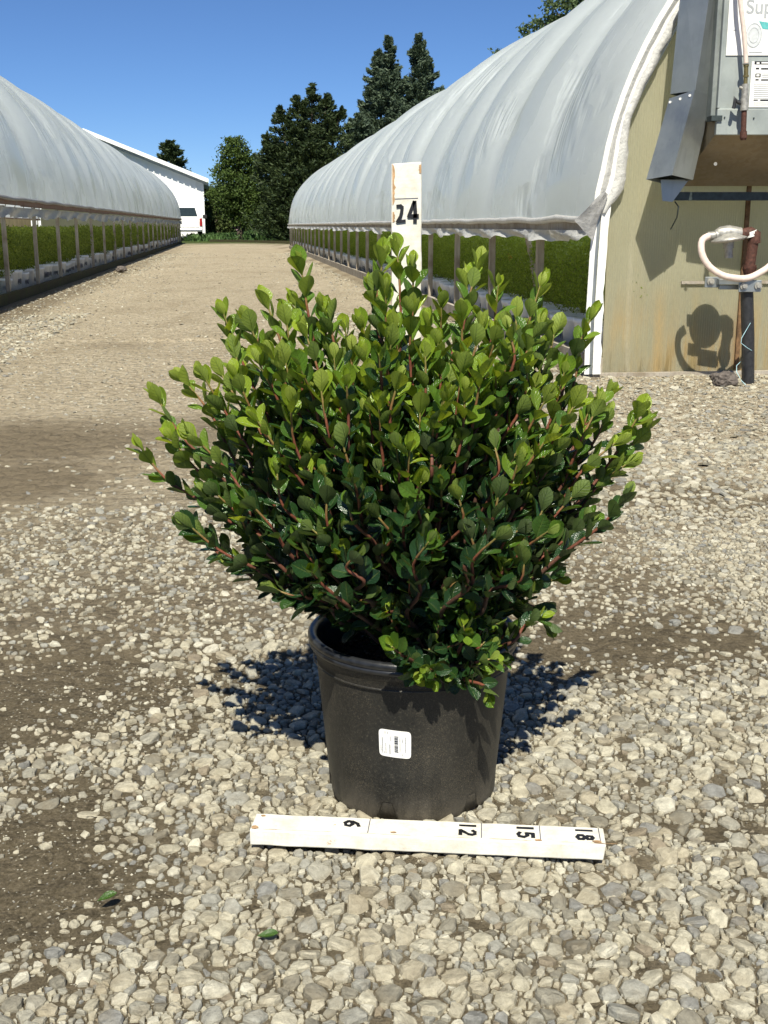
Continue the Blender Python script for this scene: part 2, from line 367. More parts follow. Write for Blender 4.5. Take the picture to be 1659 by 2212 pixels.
M_CHROME = simple('dull_chrome', (.55, .55, .55), .3, .8)
M_RUBBER = simple('black_rubber', (.018, .018, .018), .85)
M_RED = simple('red_lens', (.30, .015, .015), .25)
M_TAN = simple('tan_weathered_wall', (.40, .31, .18), .8, var=.25, scale=3)
M_PINK = simple('pink_bag', (.62, .38, .45), .6)
M_FLAG = simple('red_flag', (.7, .06, .03), .6)

# ------------------------------------------------------------------ ground (setting)
MUD = [(40, 1500, .42, .40, 1.1), (240, 1490, .28, .28, 1.), (150, 1330, .5, .4, .6), (50, 1900, .22, .24, 1.1), (120, 2010, .10, .08, .7), (1330, 1410, .36, .20, 1.), (1560, 1400, .26, .13, .9), (1250, 1330, .2, .22, .8), (1300, 1330, .2, .2, .55),
       (1300, 1255, .3, .25, .7), (1560, 1760, .16, .05, .8), (1460, 1730, .12, .04, .6), (1400, 1075, .6, .28, 1.1), (1240, 1090, .35, .35, .9), (1500, 1070, .3, .15, .6),
       (60, 950, .6, .55, .95), (20, 1030, .4, .5, .9), (430, 930, .35, .4, .7), (250, 930, .3, .3, .5), (600, 905, .3, .3, .5), (700, 1845, .06, .02, .8), (1200, 1900, .05, .02, .5), (1560, 1650, .2, .1, .5), (100, 1400, .5, .3, .6),
       (330, 1250, .35, .35, .4), (1060, 1885, .05, .02, .5), (1620, 1960, .08, .06, .5), (1250, 1960, .05, .03, .4),
       (250, 745, .35, .25, .5), (340, 650, .6, .3, .35), (700, 1290, .4, .2, .3)]
MUDW = [(gnd(x, y).x, gnd(x, y).y, rx, ry, k) for x, y, rx, ry, k in MUD]
def mud_shade_amount(x, y):
    s = 0.
    wx = x + .12 * mnoise.noise((x * 3, y * 3, 3.)) + .06 * mnoise.noise((x * 11, y * 11, 3.)); wy = y + .12 * mnoise.noise((x * 3, y * 3, 9.)) + .07 * mnoise.noise((x * 11, y * 11, 9.))
    for a, b, rx, ry, k in MUDW:
        d = ((wx - a) / rx) ** 2 + ((wy - b) / ry) ** 2
        if d < 6: s = max(s, min(1.05, k * math.exp(-d * .8)))
    u = x * ca + y * sa
    s = max(s, 1. * math.exp(-((u + 2.1) / .38) ** 2), .8 * math.exp(-((u - 1.75) / .16) ** 2) if (-x * sa + y * ca) > 6 else 0)  # left wall strip: dark mossy soil plus the greenhouse's shade painted in
    return s
def gz(x, y):
    return .006 * mnoise.noise((x * 1.4, y * 1.4, 0.)) + .003 * mnoise.noise((x * 6, y * 6, 5.)) - .012 * max(0, min(1, mud_shade_amount(x, y))) + (.02 * math.exp(-((x * ca + y * sa) / 1.1) ** 2) if y > 8 else 0)
def axis(lo, hi, step, far, grow=1.16):
    a = list(np.arange(lo, hi + 1e-6, step)); s = step
    while a[-1] < far: s *= grow; a.append(a[-1] + s)
    s = step; b = [a[0]]
    while b[-1] > -far: s *= grow; b.append(b[-1] - s)
    return b[:0:-1] + a
xs = axis(-3.2, 2.6, .04, 900); ys = axis(.6, 9., .04, 900)
nx, ny = len(xs), len(ys)
GV = np.zeros((nx * ny, 3)); mu = np.zeros(nx * ny); un = np.zeros(nx * ny); fr = np.zeros(nx * ny)
i = 0
for y in ys:
    for x in xs:
        near = abs(x) < 60 and abs(y) < 70
        u, v = UV((x, y))
        GV[i] = (x, y, gz(x, y) if (abs(x) < 8 and -2 < y < 60) else 0.)
        if near: mu[i] = mud_shade_amount(x, y)
        un[i] = max(0, min(1, (3.6 - y) / 1.6 + .5 * mnoise.noise((x * 1.2, y * 1.2, 2.)))) if near else 0
        fr[i] = 1. if (v > 52 or u > 12 or u < -12) else 0.
        i += 1
ii, jj = np.meshgrid(np.arange(nx - 1), np.arange(ny - 1)); q = (jj * nx + ii).ravel()
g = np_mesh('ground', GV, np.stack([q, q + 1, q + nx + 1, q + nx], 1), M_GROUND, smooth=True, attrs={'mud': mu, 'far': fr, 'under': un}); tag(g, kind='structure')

# ------------------------------------------------------------------ gravel (stuff)
def stone_proto(n, rs, bevel):
    bm = bmesh.new()
    for _ in range(n):
        d = Vector((rs.gauss(0, 1), rs.gauss(0, 1), rs.gauss(0, 1))).normalized()
        d = Vector([math.copysign(abs(c) ** .72, c) for c in d]); k = rs.uniform(.85, 1.08)
        bm.verts.new((d.x * k, d.y * k * rs.uniform(.68, .8), d.z * k * .48))
    r = bmesh.ops.convex_hull(bm, input=bm.verts)
    bmesh.ops.delete(bm, geom=[e for e in set(r['geom_interior'] + r['geom_unused']) if isinstance(e, bmesh.types.BMVert)], context='VERTS')
    if bevel:
        bmesh.ops.dissolve_limit(bm, angle_limit=R(14), verts=bm.verts, edges=bm.edges)
        bmesh.ops.bevel(bm, geom=bm.edges[:], offset=.075, segments=1, affect='EDGES', profile=.6)
    bmesh.ops.triangulate(bm, faces=bm.faces)
    bm.verts.ensure_lookup_table(); V = np.array([v.co[:] for v in bm.verts]); Fc = np.array([[v.index for v in f.verts] for f in bm.faces]); bm.free()
    return V, Fc
rs = random.Random(3)
PH = [stone_proto(16, rs, True) for _ in range(26)]; PM = [stone_proto(13, rs, False) for _ in range(26)]; PL = [stone_proto(8, rs, False) for _ in range(16)]
cells = {}
CS = .05
def try_place(x, y, r, pack):
    cx, cy = int(x // CS), int(y // CS); rr = int((r + .03) // CS) + 1
    for a in range(cx - rr, cx + rr + 1):
        for b in range(cy - rr, cy + rr + 1):
            for (px, py, pr) in cells.get((a, b), ()):
                if (px - x) ** 2 + (py - y) ** 2 < ((pr + r) * pack) ** 2: return False
    cells.setdefault((cx, cy), []).append((x, y, r)); return True
POTC = Vector((.04, 1.505, 0))
stones = []
def scatter(count, ylo, yhi, rlo, rhi, pack, dens, power=1.):
    for _ in range(count):
        y = ylo + (yhi - ylo) * random.random() ** power
        hw = .36 * y + .25; x = random.uniform(-hw, hw)
        u, v = UV((x, y))
        if v > 5.84 and (u > 1.78 or u < -2.26): continue
        if u < -2.26 and v > 4: continue
        if random.random() > dens(x, y, u, v): continue
        r = rlo + (rhi - rlo) * random.random() ** 1.8
        if y > 3.5: r *= 1 + .05 * (y - 3.5)
        if (x - POTC.x) ** 2 + (y - POTC.y) ** 2 < .1 ** 2: continue
        if try_place(x, y, r * .70, pack): stones.append((x, y, r))
def coarse(x, y, u, v):
    m = mud_shade_amount(x, y); k = 1 - 1.2 * m
    if y > 5.5 and u < 1.2: k *= max(0, min(1, (10.5 - y) / 5)) ** 1.5
    if y > 2.1 and u < 1.0: k *= .26 + .5 * max(0, mnoise.noise((x * .9, y * .9, 1.)))
    if u < -1.3 and v > 5: k = max(k, .8 - .7 * m)
    if u > .75 and y > 3.0: k = max(k, 1.)
    return k
def medium(x, y, u, v):
    m = mud_shade_amount(x, y); k = 1 - .95 * m
    if y > 2.0 and u < 1.0: k *= max(.25, min(1, (5.2 - y) / 2.2)) * .38 + .4 * mnoise.noise((x * 1.3, y * 1.3, 6.))
    if y > 3.2 and -1.3 < u < .7: k *= .5 * max(0, min(1, (7.5 - y) / 3))
    return k
def fine(x, y, u, v): return 1 - .6 * mud_shade_amount(x, y)
scatter(4200, .85, 2.3, .0105, .0185, .93, coarse)
scatter(46000, .85, 3.2, .0056, .0112, .90, coarse)
scatter(16000, 2.9, 10.5, .013, .024, .9, lambda x, y, u, v: coarse(x, y, u, v) if (u > .75 or u < -1.2) else 0, .85)
scatter(42000, 2.3, 10.5, .007, .014, .9, coarse, .85)
scatter(64000, .85, 2.9, .0034, .0072, .84, medium)
scatter(30000, 2.2, 7.5, .005, .010, .9, medium, .85)
scatter(30000, .85, 2.0, .0014, .0035, .88, fine)
NB = len(stones)
for _ in range(9000):    # sparse pebbles pressed into the lane
    y = random.uniform(5, 17); x = random.uniform(-.36 * y, .36 * y); u, v = UV((x, y))
    if -2.1 < u < 1.7 and (v < 5.8 or u < 1.7) and random.random() < .45 + .8 * mnoise.noise((x * .8, y * .5, 4.)): stones.append((x, y, random.uniform(.005, .011)))
# loose larger stones further along both edges of the road
for _ in range(3600):
    v = random.uniform(7, 34); side = random.random()
    u = -2.2 + abs(random.gauss(0, .55)) if side < .55 else (1.70 - abs(random.gauss(0, .35)) if side < .85 else random.uniform(-2, 1.6))
    p = G(u, v); stones.append((p.x, p.y, random.uniform(.009, .020) * (1 + v * .02)))
# a few singled-out pale stones of the photograph
for px, py, r in ((1237, 1277, .019), (100, 1728, .022), (187, 1745, .017), (1470, 1500, .022)):
    p = gnd(px, py); stones.append((p.x, p.y, r * 1.01))
Vs, Fs, off = [], [], 0
grid = {}
for k, (x, y, r) in enumerate(stones):
    if r > .0034 and y < 4.2 and k < NB: grid.setdefault((int(x // .032), int(y // .032)), []).append(k)
def clip(poly, a, b, c):     # keep a*x + b*y <= c
    out = []; n = len(poly)
    for i in range(n):
        p, q = poly[i], poly[(i + 1) % n]; dp = a * p[0] + b * p[1] - c; dq = a * q[0] + b * q[1] - c
        if dp <= 0: out.append(p)
        if (dp < 0) != (dq < 0) and dp != dq: t = dp / (dp - dq); out.append((p[0] + t * (q[0] - p[0]), p[1] + t * (q[1] - p[1])))
    return out
def chip(k, x, y, r):
    """angular stone cut so that it fits against its neighbours"""
    n = random.randint(5, 8); a0 = random.uniform(0, 6.28); asp = random.uniform(.52, .98); R1 = r * random.uniform(1.18, 1.42); ca_, sa_ = math.cos(a0), math.sin(a0); poly = []
    for i in range(n):
        t = 6.283 * (i + random.uniform(-.38, .38)) / n; px, py = R1 * math.cos(t) * random.uniform(.82, 1.1), R1 * asp * math.sin(t) * random.uniform(.82, 1.1)
        poly.append((px * ca_ - py * sa_, px * sa_ + py * ca_))
    cx, cy = int(x // .032), int(y // .032)
    for i in (-2, -1, 0, 1, 2):
        for j in (-2, -1, 0, 1, 2):
            for k2 in grid.get((cx + i, cy + j), ()):
                if k2 == k: continue
                x2, y2, r2 = stones[k2]; dx, dy = x2 - x, y2 - y; d2 = dx * dx + dy * dy
                if d2 > ((r + r2) * 1.42) ** 2 or d2 < 1e-9: continue
                d = math.sqrt(d2); c = (d2 + r * r - r2 * r2) / (2 * d) - (.0005 + .085 * min(r, r2)); poly = clip(poly, dx / d, dy / d, max(c, .2 * r))
                if len(poly) < 3: return None
    o = []
    for p in poly:
        if not o or math.hypot(p[0] - o[-1][0], p[1] - o[-1][1]) > r * .13: o.append(p)
    poly = o; n = len(poly)
    if n < 3: return None
    h = min(r, .011) * random.uniform(.30, .60) + .0008; tx, ty = random.gauss(0, .2), random.gauss(0, .2); g0 = gz(x, y)
    mx = sum(p[0] for p in poly) / n; my = sum(p[1] for p in poly) / n; V = []
    for sc, zz, jj_ in ((1.02, -.9 * h, 0), (1., .30 * h, 0), (.90, .78 * h, .05), (.58, h, .13)):
        for p in poly:
            qx, qy = mx + (p[0] - mx) * sc + random.uniform(-jj_, jj_) * r, my + (p[1] - my) * sc + random.uniform(-jj_, jj_) * r
            V.append((x + qx, y + qy, g0 + zz + (qx * tx + qy * ty) + (random.uniform(-.13, .13) * h if jj_ else 0)))
    V.append((x + mx, y + my, g0 + h * random.uniform(.92, 1.08) + mx * tx + my * ty)); Fc = []
    for l in range(3):
        for i in range(n): j = (i + 1) % n; Fc += [(l * n + i, l * n + j, (l + 1) * n + j), (l * n + i, (l + 1) * n + j, (l + 1) * n + i)]
    for i in range(n): Fc.append((3 * n + i, 3 * n + (i + 1) % n, 4 * n))
    return np.array(V), np.array(Fc)
for k, (x, y, r) in enumerate(stones):
    if r > .0034 and y < 4.2 and k < NB:
        if r > .005 and random.random() < .05: continue
        c_ = chip(k, x, y, r)
        if c_: Vs.append(c_[0]); Fs.append(c_[1] + off); off += len(c_[0])
        continue
    d = math.hypot(x, y)
    P = random.choice(PH if (r > .009 and d < 2.4) else (PM if r * 1157 / d > 3 else PL))
    a = random.uniform(0, 6.283); e = random.gauss(0, .16); e2 = random.gauss(0, .16)
    Mx = np.array((Matrix.Rotation(a, 3, 'Z') @ Matrix.Rotation(e, 3, 'X') @ Matrix.Rotation(e2, 3, 'Y')))
    fl = random.uniform(.55, 1.0); sc = np.array([r, r * random.uniform(.75, 1.1), r * fl])
    V = (P[0] * sc) @ Mx.T; V += (x, y, gz(x, y) + r * fl * .48 * random.uniform(-.15, .4))
    Vs.append(V); Fs.append(P[1] + off); off += len(V)
gr = np_mesh('gravel', np.concatenate(Vs), np.concatenate(Fs), M_STONE); tag(gr, kind='stuff')
del Vs, Fs

# ------------------------------------------------------------------ scatter foliage blades
def blades(C, D, L, W, jitter=.8, rng=RNG):
    """C centres (n,3), D preferred directions (n,3): one quad leaf each"""
    n = len(C); D = D + rng.normal(0, jitter, (n, 3)); D /= np.linalg.norm(D, axis=1)[:, None] + 1e-9
    N = rng.normal(0, 1, (n, 3)); X = np.cross(D, N); X /= np.linalg.norm(X, axis=1)[:, None] + 1e-9
    L = L * rng.uniform(.6, 1.2, (n, 1)); W = W * rng.uniform(.6, 1.2, (n, 1))
    V = np.stack([C - D * L / 2, C + X * W / 2, C + D * L / 2, C - X * W / 2], 1).reshape(-1, 3)
    return V, np.arange(n * 4).reshape(n, 4)
def foliage_obj(name, parts, mat, parent=None):
    V = []; Fq = []; o = 0
    for v, f in parts: V.append(v); Fq.append(f + o); o += len(v)
    return np_mesh(name, np.concatenate(V), np.concatenate(Fq), mat, parent)

# ------------------------------------------------------------------ greenhouses
def arch(u0, side, z0, a, b, k):   # k in 0..1 from near eave over the ridge to the far eave
    th = math.pi * k; return (u0 + side * (a - a * math.cos(th)), z0 + b * math.sin(th))
def greenhouse(name_label, u0, side, z0, a, b, v0, v1, rib, vr0, matf, seed, skirt, post_mat):
    root = thing('greenhouse', name_label, 'greenhouse', G(u0, v0, 0), A)
    rnd = random.Random(seed)
    # film
    nk = 72; vstep = rib / 9; nv = int((v1 - v0) / vstep) + 1
    V = []; uv = []
    per = math.pi * math.sqrt((a * a + b * b) / 2)
    for j in range(nv + 1):
        v = min(v0 + j * vstep, v1); s = (v - vr0) / rib; fr_ = s - math.floor(s); rr = random.Random(int(math.floor(s)) * 7 + seed).uniform(.55, 1.25)
        bul = (abs(math.sin(math.pi * fr_)) ** .55) * .105 * rr
        for k in range(nk + 1):
            t = k / nk; t = t ** 1.25 if t < .5 else t
            u, z = arch(u0, side, z0, a, b, t); th = math.pi * t
            nu, nz = -side * math.cos(th) * b, math.sin(th) * a; l = math.hypot(nu, nz); nu /= l; nz /= l
            env = min(1, math.sin(th) * 2.8)
            e = (bul - .06) * env + .02 * mnoise.noise((v * .6, t * 5, seed)) * env + (.004 * mnoise.noise((v * 7, t * 6, seed + 4)))
            V.append(G(u + nu * e, v, z + nz * e)); uv.append((v, t * per))
    V = np.array([tuple(p) for p in V]); n1 = nk + 1
    ii, jj = np.meshgrid(np.arange(nk), np.arange(nv)); q = (jj * n1 + ii).ravel()
    uvn = np.array(uv); pass
    np_mesh('film_roof', V, np.stack([q, q + n1, q + n1 + 1, q + 1], 1), matf, root, True, uv=uvn)
    # boards and posts
    for uu, sd_ in ((u0, side), (u0 + side * 2 * a, -side)):
        near = uu == u0
        m = MB(); v = v0 + .02
        while v < v1 - .05:
            e = min(v + 3.66, v1 - .02); dz = rnd.uniform(-.004, .004); w = .02
            m.box(uu + sd_ * -.005, uu + sd_ * .035, v, e - .004, -.02, .098 + dz, G) if near or side < 0 else m.box(uu - .02, uu + .02, v, e - .004, -.02, .098, G)
            v = e
        m.build('base_board', post_mat[1], root)
        m = MB(); v = v0 + .05
        while v < v1 - .05:
            e = min(v + rnd.uniform(2.2, 3.6), v1 - .02); dz = rnd.uniform(-.008, .008)
            m.box(uu - .02, uu + .02, v, e - .01, z0 - .055 + dz, z0 + .02 + dz, G); v = e
        m.build('hip_board', post_mat[2], root)
        k = 0; v = vr0
        while v < v1 - .1:
            if v > v0 + .15:
                m = MB(); t = rnd.uniform(-.012, .012); w = .021 + rnd.uniform(0, .008)
                c = [G(uu + sd_ * .04 + x, v + y, z) for x, y, z in ((-.02, -w, .0), (.02, -w, .0), (.02, w, .0), (-.02, w, .0))]
                c += [G(uu + sd_ * .04 + x, v + y + t, z0 - .06) for x, y in ((-.02, -w), (.02, -w), (.02, w), (-.02, w))]
                m.hexa(c); m.build('post', post_mat[0], root)
                k += 1
            v += rib
        if not near: break
    # steel hoops inside, visible where the film is thin
    m = MB(); v = vr0
    while v < v1:
        if v > v0:
            m.tube([G(*((lambda p: (p[0] + side * .09, v, p[1] - .02))(arch(u0, side, z0, a - .08, b - .10, t / 20)))) for t in range(21)], .018, 6, False)
        v += rib * 1
    m.build('hoop_frame', M_ZINC, root)
    # skirt of loose film under the hip board
    V = []; N = int((v1 - v0) / .06)
    for j in range(N + 1):
        v = v0 + (v1 - v0) * j / N
        dep = skirt[1] * (.75 + .6 * mnoise.noise((v * 1.1, seed, 0)) + .35 * mnoise.noise((v * 4, seed, 2)))
        o = .035 + .02 * mnoise.noise((v * 5, 1, seed))
        top = z0 - skirt[2]
        for k in range(5):
            t = k / 4
            V.append(G(u0 - side * (o + .03 * math.sin(t * 3 + v * 6) * t + .012 * mnoise.noise((v * 22, t * 3, 4))), v, top - max(.02, dep) * t))
    q = np.array([[j * 5 + k, (j + 1) * 5 + k, (j + 1) * 5 + k + 1, j * 5 + k + 1] for j in range(N) for k in range(4)])
    np_mesh('skirt_film', np.array([tuple(p) for p in V]), q, skirt[0], root, True)
    # rolled hem along the eave
    m = MB(); m.tube([G(u0 - side * (.026 + .006 * mnoise.noise((j * .7, seed, 1))), v0 + (v1 - v0) * j / 220, z0 + .012 + .012 * mnoise.noise((j * .31, seed, 7))) for j in range(221)],
                     [.020 + .008 * mnoise.noise((j * .9, seed, 3)) for j in range(221)], 6)
    m.build('eave_hem', skirt[0], root)
    return root
V0R, V1R, U0R, ZR = 5.852, 41., 1.86, .79
ghr = greenhouse('white film greenhouse with a yellowed end wall, right of the gravel road', U0R, 1, ZR, 3., 2.3, V0R, V1R, 1.4, V0R, M_FILMR, 11, (M_SKIRTW, .075, .045), (M_POST, M_BOARD, M_BOARD))
V0L, V1L, U0L, ZL = 2.0, 53., -2.3, 1.03
ghl = greenhouse('long glossy white film greenhouse with mossy base boards, left of the gravel road', U0L, -1, ZL, 3., 2.42, V0L, V1L, 1.88, 12.6 - 1.88 * 6, M_FILML, 29, (M_SKIRTG, .135, .075), (M_POST, M_MOSS, M_REDWOOD))
gh3 = greenhouse('farther white film greenhouse seen only through the open side of the left one', -10.6, -1, ZL, 3., 2.42, 6., 56., 1.88, 6.5, M_FILML, 41, (M_SKIRTG, .085, .075), (M_POST, M_MOSS, M_REDWOOD))

# end walls (front faces of the houses)
def end_wall(root, u0, side, z0, a, b, v, mat, inset=.03):
    m = MB(); pts = []
    for k in range(41):
        u, z = arch(u0, side, z0, a, b, k / 40); pts.append((u + (side * inset if k < 20 else -side * inset), z - inset))
    pts = [(pts[0][0], -.01)] + pts + [(pts[-1][0], -.01)]
    f = [G(u, v, z) for u, z in pts]; bk = [G(u, v + .012, z) for u, z in pts]; n = len(pts)
    o = tuple(range(n)); fl = side > 0
    m.add(f + bk, [o if not fl else o[::-1], tuple(i + n for i in (o[::-1] if not fl else o))] + [(i, (i + 1) % n, n + (i + 1) % n, n + i) for i in range(n)])
    return m.build('end_wall', mat, root)
end_wall(ghr, U0R, 1, ZR, 3., 2.3, V0R + .02, M_POLY)
end_wall(ghr, U0R, 1, ZR, 3., 2.3, V1R - .04, M_POLY)
end_wall(ghl, U0L, -1, ZL, 3., 2.42, V1L - .04, M_POLY)
# white edge frame of the right end wall, two ribs with a bent outer strip
prof = [(1.835, .02), (1.832, .35), (1.838, .62), (1.845, .80), (1.853, .92)]
prof += [arch(U0R, 1, ZR, 3., 2.3, k / 60) for k in range(2, 30) if arch(U0R, 1, ZR, 3., 2.3, k / 60)[1] > .95]
def ribbon(pts, d, w0, w1, name, mat, root, wav=0., seed=0, thick=.006):
    m = MB(); F_, B_ = [], []
    n = len(pts)
    for i, (u, z) in enumerate(pts):
        a_ = pts[max(0, i - 1)]; b_ = pts[min(n - 1, i + 1)]; tx, tz = b_[0] - a_[0], b_[1] - a_[1]; l = math.hypot(tx, tz); nx_, nz_ = tz / l, -tx / l   # inward (+u) normal
        ww = w1 + wav * mnoise.noise((i * .55, seed, 0)) + .5 * wav * mnoise.noise((i * 1.9, seed, 3)); bb = .010 * mnoise.noise((i * .8, seed, 5))
        F_.append((u + nx_ * w0, z + nz_ * w0)); B_.append((u + nx_ * ww, z + nz_ * ww))
    for i in range(n - 1):
        q4 = [F_[i], B_[i], B_[i + 1], F_[i + 1]]
        m.add([G(u, V0R - d, z) for u, z in q4] + [G(u, V0R - d + thick, z) for u, z in q4], [(0, 1, 2, 3), (7, 6, 5, 4), (0, 4, 5, 1), (2, 6, 7, 3)])
    return m.build(name, mat, root)
def densify(pts, s=.04):
    o = []
    for (a_, b_) in zip(pts[:-1], pts[1:]):
        n = max(1, int(math.hypot(b_[0] - a_[0], b_[1] - a_[1]) / s)); o += [(a_[0] + (b_[0] - a_[0]) * i / n, a_[1] + (b_[1] - a_[1]) * i / n) for i in range(n)]
    return o + [pts[-1]]
dp = densify(prof)
ribbon(dp, .030, -.055, -.030, 'edge_channel', M_WHITE, ghr)
ribbon(dp, .022, -.030, -.012, 'edge_groove', M_GALV, ghr)
ribbon(dp, .034, -.012, .030, 'edge_frame', M_WHITE, ghr, .012, 2)
up = [p for p in dp if p[1] > .82]
m = MB()   # loose tail of film folded over the edge above the frame
rows = []
for i, (u, z) in enumerate(up):
    t = i / (len(up) - 1); w = .028 + .05 * math.exp(-((z - 1.02) / .17) ** 2) + .016 * mnoise.noise((i * .5, 1, 1)) + .02 * math.exp(-((z - 1.6) / .2) ** 2)
    if z < .93: w *= max(.1, (z - .82) / .11)
    rows.append([G(u - .04 + (w + .04) * s / 5, V0R - .040 - .014 * math.sin(s * 1.9 + 1 + .4 * mnoise.noise((i * .3, s, 0))), z - (w + .04) * .25 * s / 5) for s in range(6)])
Vq = [p for r_ in rows for p in r_]
m.add(Vq, [(i * 6 + k, i * 6 + k + 1, (i + 1) * 6 + k + 1, (i + 1) * 6 + k) for i in range(len(rows) - 1) for k in range(5)], True)
m.build('film_edge', M_SKIRTW, ghr)
m = MB()   # twisted grey corner tail
P0, P1, P2 = G(1.845, V0R - .05, .93), G(1.77, V0R - .06, .82), G(1.735, V0R - .06, .765)
Vq = []
for i in range(9):
    t = i / 8; c = P0.lerp(P1, min(1, t * 1.6)) if t < .62 else P1.lerp(P2, (t - .62) / .38); w = .012 + .035 * t
    for s in range(5): Vq.append(c + G(w * (s / 2 - 1), 0, -.6 * w * (s / 2 - 1)) + Vector((0, .012 * math.sin(s * 2.4 + i), -.01 * s * t)))
m.add(Vq, [(i * 5 + k, i * 5 + k + 1, (i + 1) * 5 + k + 1, (i + 1) * 5 + k) for i in range(8) for k in range(4)], True)
m.build('film_tail', M_SKIRTG, ghr)
m = MB(); m.box(U0R - .03, U0R + 5.9, V0R - .02, V0R + .015, -.03, .022, G); m.build('sill_board', M_BOARD, ghr)
for uu, w, z0_, z1_ in ((2.62, .022, .03, 1.45), (2.865, .026, .03, 1.45), (3.45, .03, .03, 1.9)):
    m = MB(); m.box(uu - w / 2, uu + w / 2, V0R + .004, V0R + .018, z0_, z1_, G); m.build('wall_batten', M_SEAM, ghr)
m = MB(); m.box(2.29, 3.6, V0R + .006, V0R + .018, .475, .490, G); m.build('wall_ledge', M_BOARD, ghr)
m = MB(); # diagonal brace inside the right house
m.tube([G(U0R + .12, 7.95, .74), G(U0R + .16, 7.5, .05)], .022, 4, smooth=False); m.build('brace', M_POST, ghr)
# weathered tan partition seen through the left house
m = MB(); m.box(-8.25, -8.2, 22, 50, 0, 1.0, G); o = m.build('rear_side_panel', M_TAN, ghl)

# ------------------------------------------------------------------ potted plants in the houses
def plant_proto(label, mat, seed, group, nleaf, hr, zt, dens_l):
    rng = np.random.default_rng(seed); root = thing('potted_plant', label, 'potted plant', (0, 0, 0), 0, group)
    m = MB(); m.lathe([(.0, .0), (.105, .0), (.122, .215), (.127, .218), (.130, .226), (.130, .245), (.123, .247), (.119, .225), (.0, .222)], n=20); m.build('pot', M_WPOT, root)
    m = MB()
    pts = []      # a hand-scrawled or printed black mark, illegible at this distance
    for i in range(15):
        a_ = -1.95 + .5 * i / 14 * 1.5; zz = .10 + (.055 if i % 2 else 0) + .02 * mnoise.noise((i * 1.3, seed, 0)); rr = .105 + .017 * (zz / .215) + .003
        pts.append((rr * math.cos(a_), rr * math.sin(a_), zz))
    m.tube(pts, .0034, 4)
    m.build('printed_mark', M_LINE, root)
    m = MB(); m.lathe([(.0, .232), (.118, .232)], n=16); m.build('soil', M_SOIL, root)
    n = nleaf; th = rng.uniform(0, 2 * np.pi, n); cz = rng.uniform(-1, 1, n) ; rad = rng.uniform(.45, 1., n) ** .6
    d = np.stack([np.sqrt(1 - cz ** 2) * np.cos(th), np.sqrt(1 - cz ** 2) * np.sin(th), cz], 1)
    C = d * rad[:, None] * np.array([hr, hr, (zt - .25) / 2]) + np.array([0, 0, (zt + .25) / 2])
    lump = np.array([mnoise.noise((c[0] * 14 + seed, c[1] * 14, c[2] * 14)) for c in C]); C = C[lump > -.25]
    v, f = blades(C, np.tile([0, 0, .8], (len(C), 1)) + .6 * (C - [0, 0, .45]), dens_l, dens_l * .45, .6, rng)
    foliage_obj('foliage', [(v, f)], mat, root); return root
def children(o): return [c for c in bpy.data.objects if c.parent == o]
ORD = 'first second third fourth fifth sixth seventh eighth ninth tenth eleventh twelfth'.split()
def place_row(protos, spots, where, xmin):
    cnt = 0
    kids = {p: children(p) for p in protos}; used = set()
    for i, (loc, rz, sc) in enumerate(spots):
        p = protos[i % len(protos)]
        if p not in used: used.add(p); r_ = p
        else:
            r_ = p.copy(); COL.objects.link(r_)
            for c in kids[p]: q_ = c.copy(); COL.objects.link(q_); q_.parent = r_
        d_ = loc.y * cp + (loc.z - CH) * -sp; seen = F * loc.x / d_ + 829.5 > xmin
        r_['label'] = ('white potted green plant ' + ORD[cnt] + ' from the near end of the row in view, ' + where) if seen and cnt < 12 else ('white potted green plant beyond the twelfth in view, ' + where if seen else 'white potted green plant nearer than the first in view, ' + where)
        cnt += seen
        r_.location = loc; r_.rotation_euler = (0, 0, rz); r_.scale = (sc, sc, sc * random.uniform(.94, 1.03))
LR = 'fine leaved green plant in a white printed pot, front row inside the right greenhouse'
LL = 'bushy green plant in a white pot marked in black, front row inside the left greenhouse'
pr = [plant_proto(LR, M_CROPR, 50 + k, 'white potted plants in the right greenhouse', 2600, .165, .70, .020) for k in range(3)]
pl = [plant_proto(LL, M_CROPL, 60 + k, 'white potted plants in the left greenhouse', 1500, .20, .71, .034) for k in range(3)]
spots = []; v = V0R + .18
while v < V1R - .3: spots.append((G(U0R + .21 + random.uniform(-.01, .01), v, .0), random.uniform(-.35, .35) + A - .6, random.uniform(.96, 1.04))); v += .272 if v < 14 else .33
place_row(pr, spots, 'right greenhouse', -99)
spots = []; v = 9.9
while v < V1L - .5:
    if random.random() < .93: spots.append((G(U0L - .22 + random.uniform(-.03, .03), v, .02), random.uniform(-.5, .5) + A + .7, random.uniform(.8, 1.14)))
    v += .36 if v < 26 else .46
place_row(pl, spots, 'left greenhouse', 0)
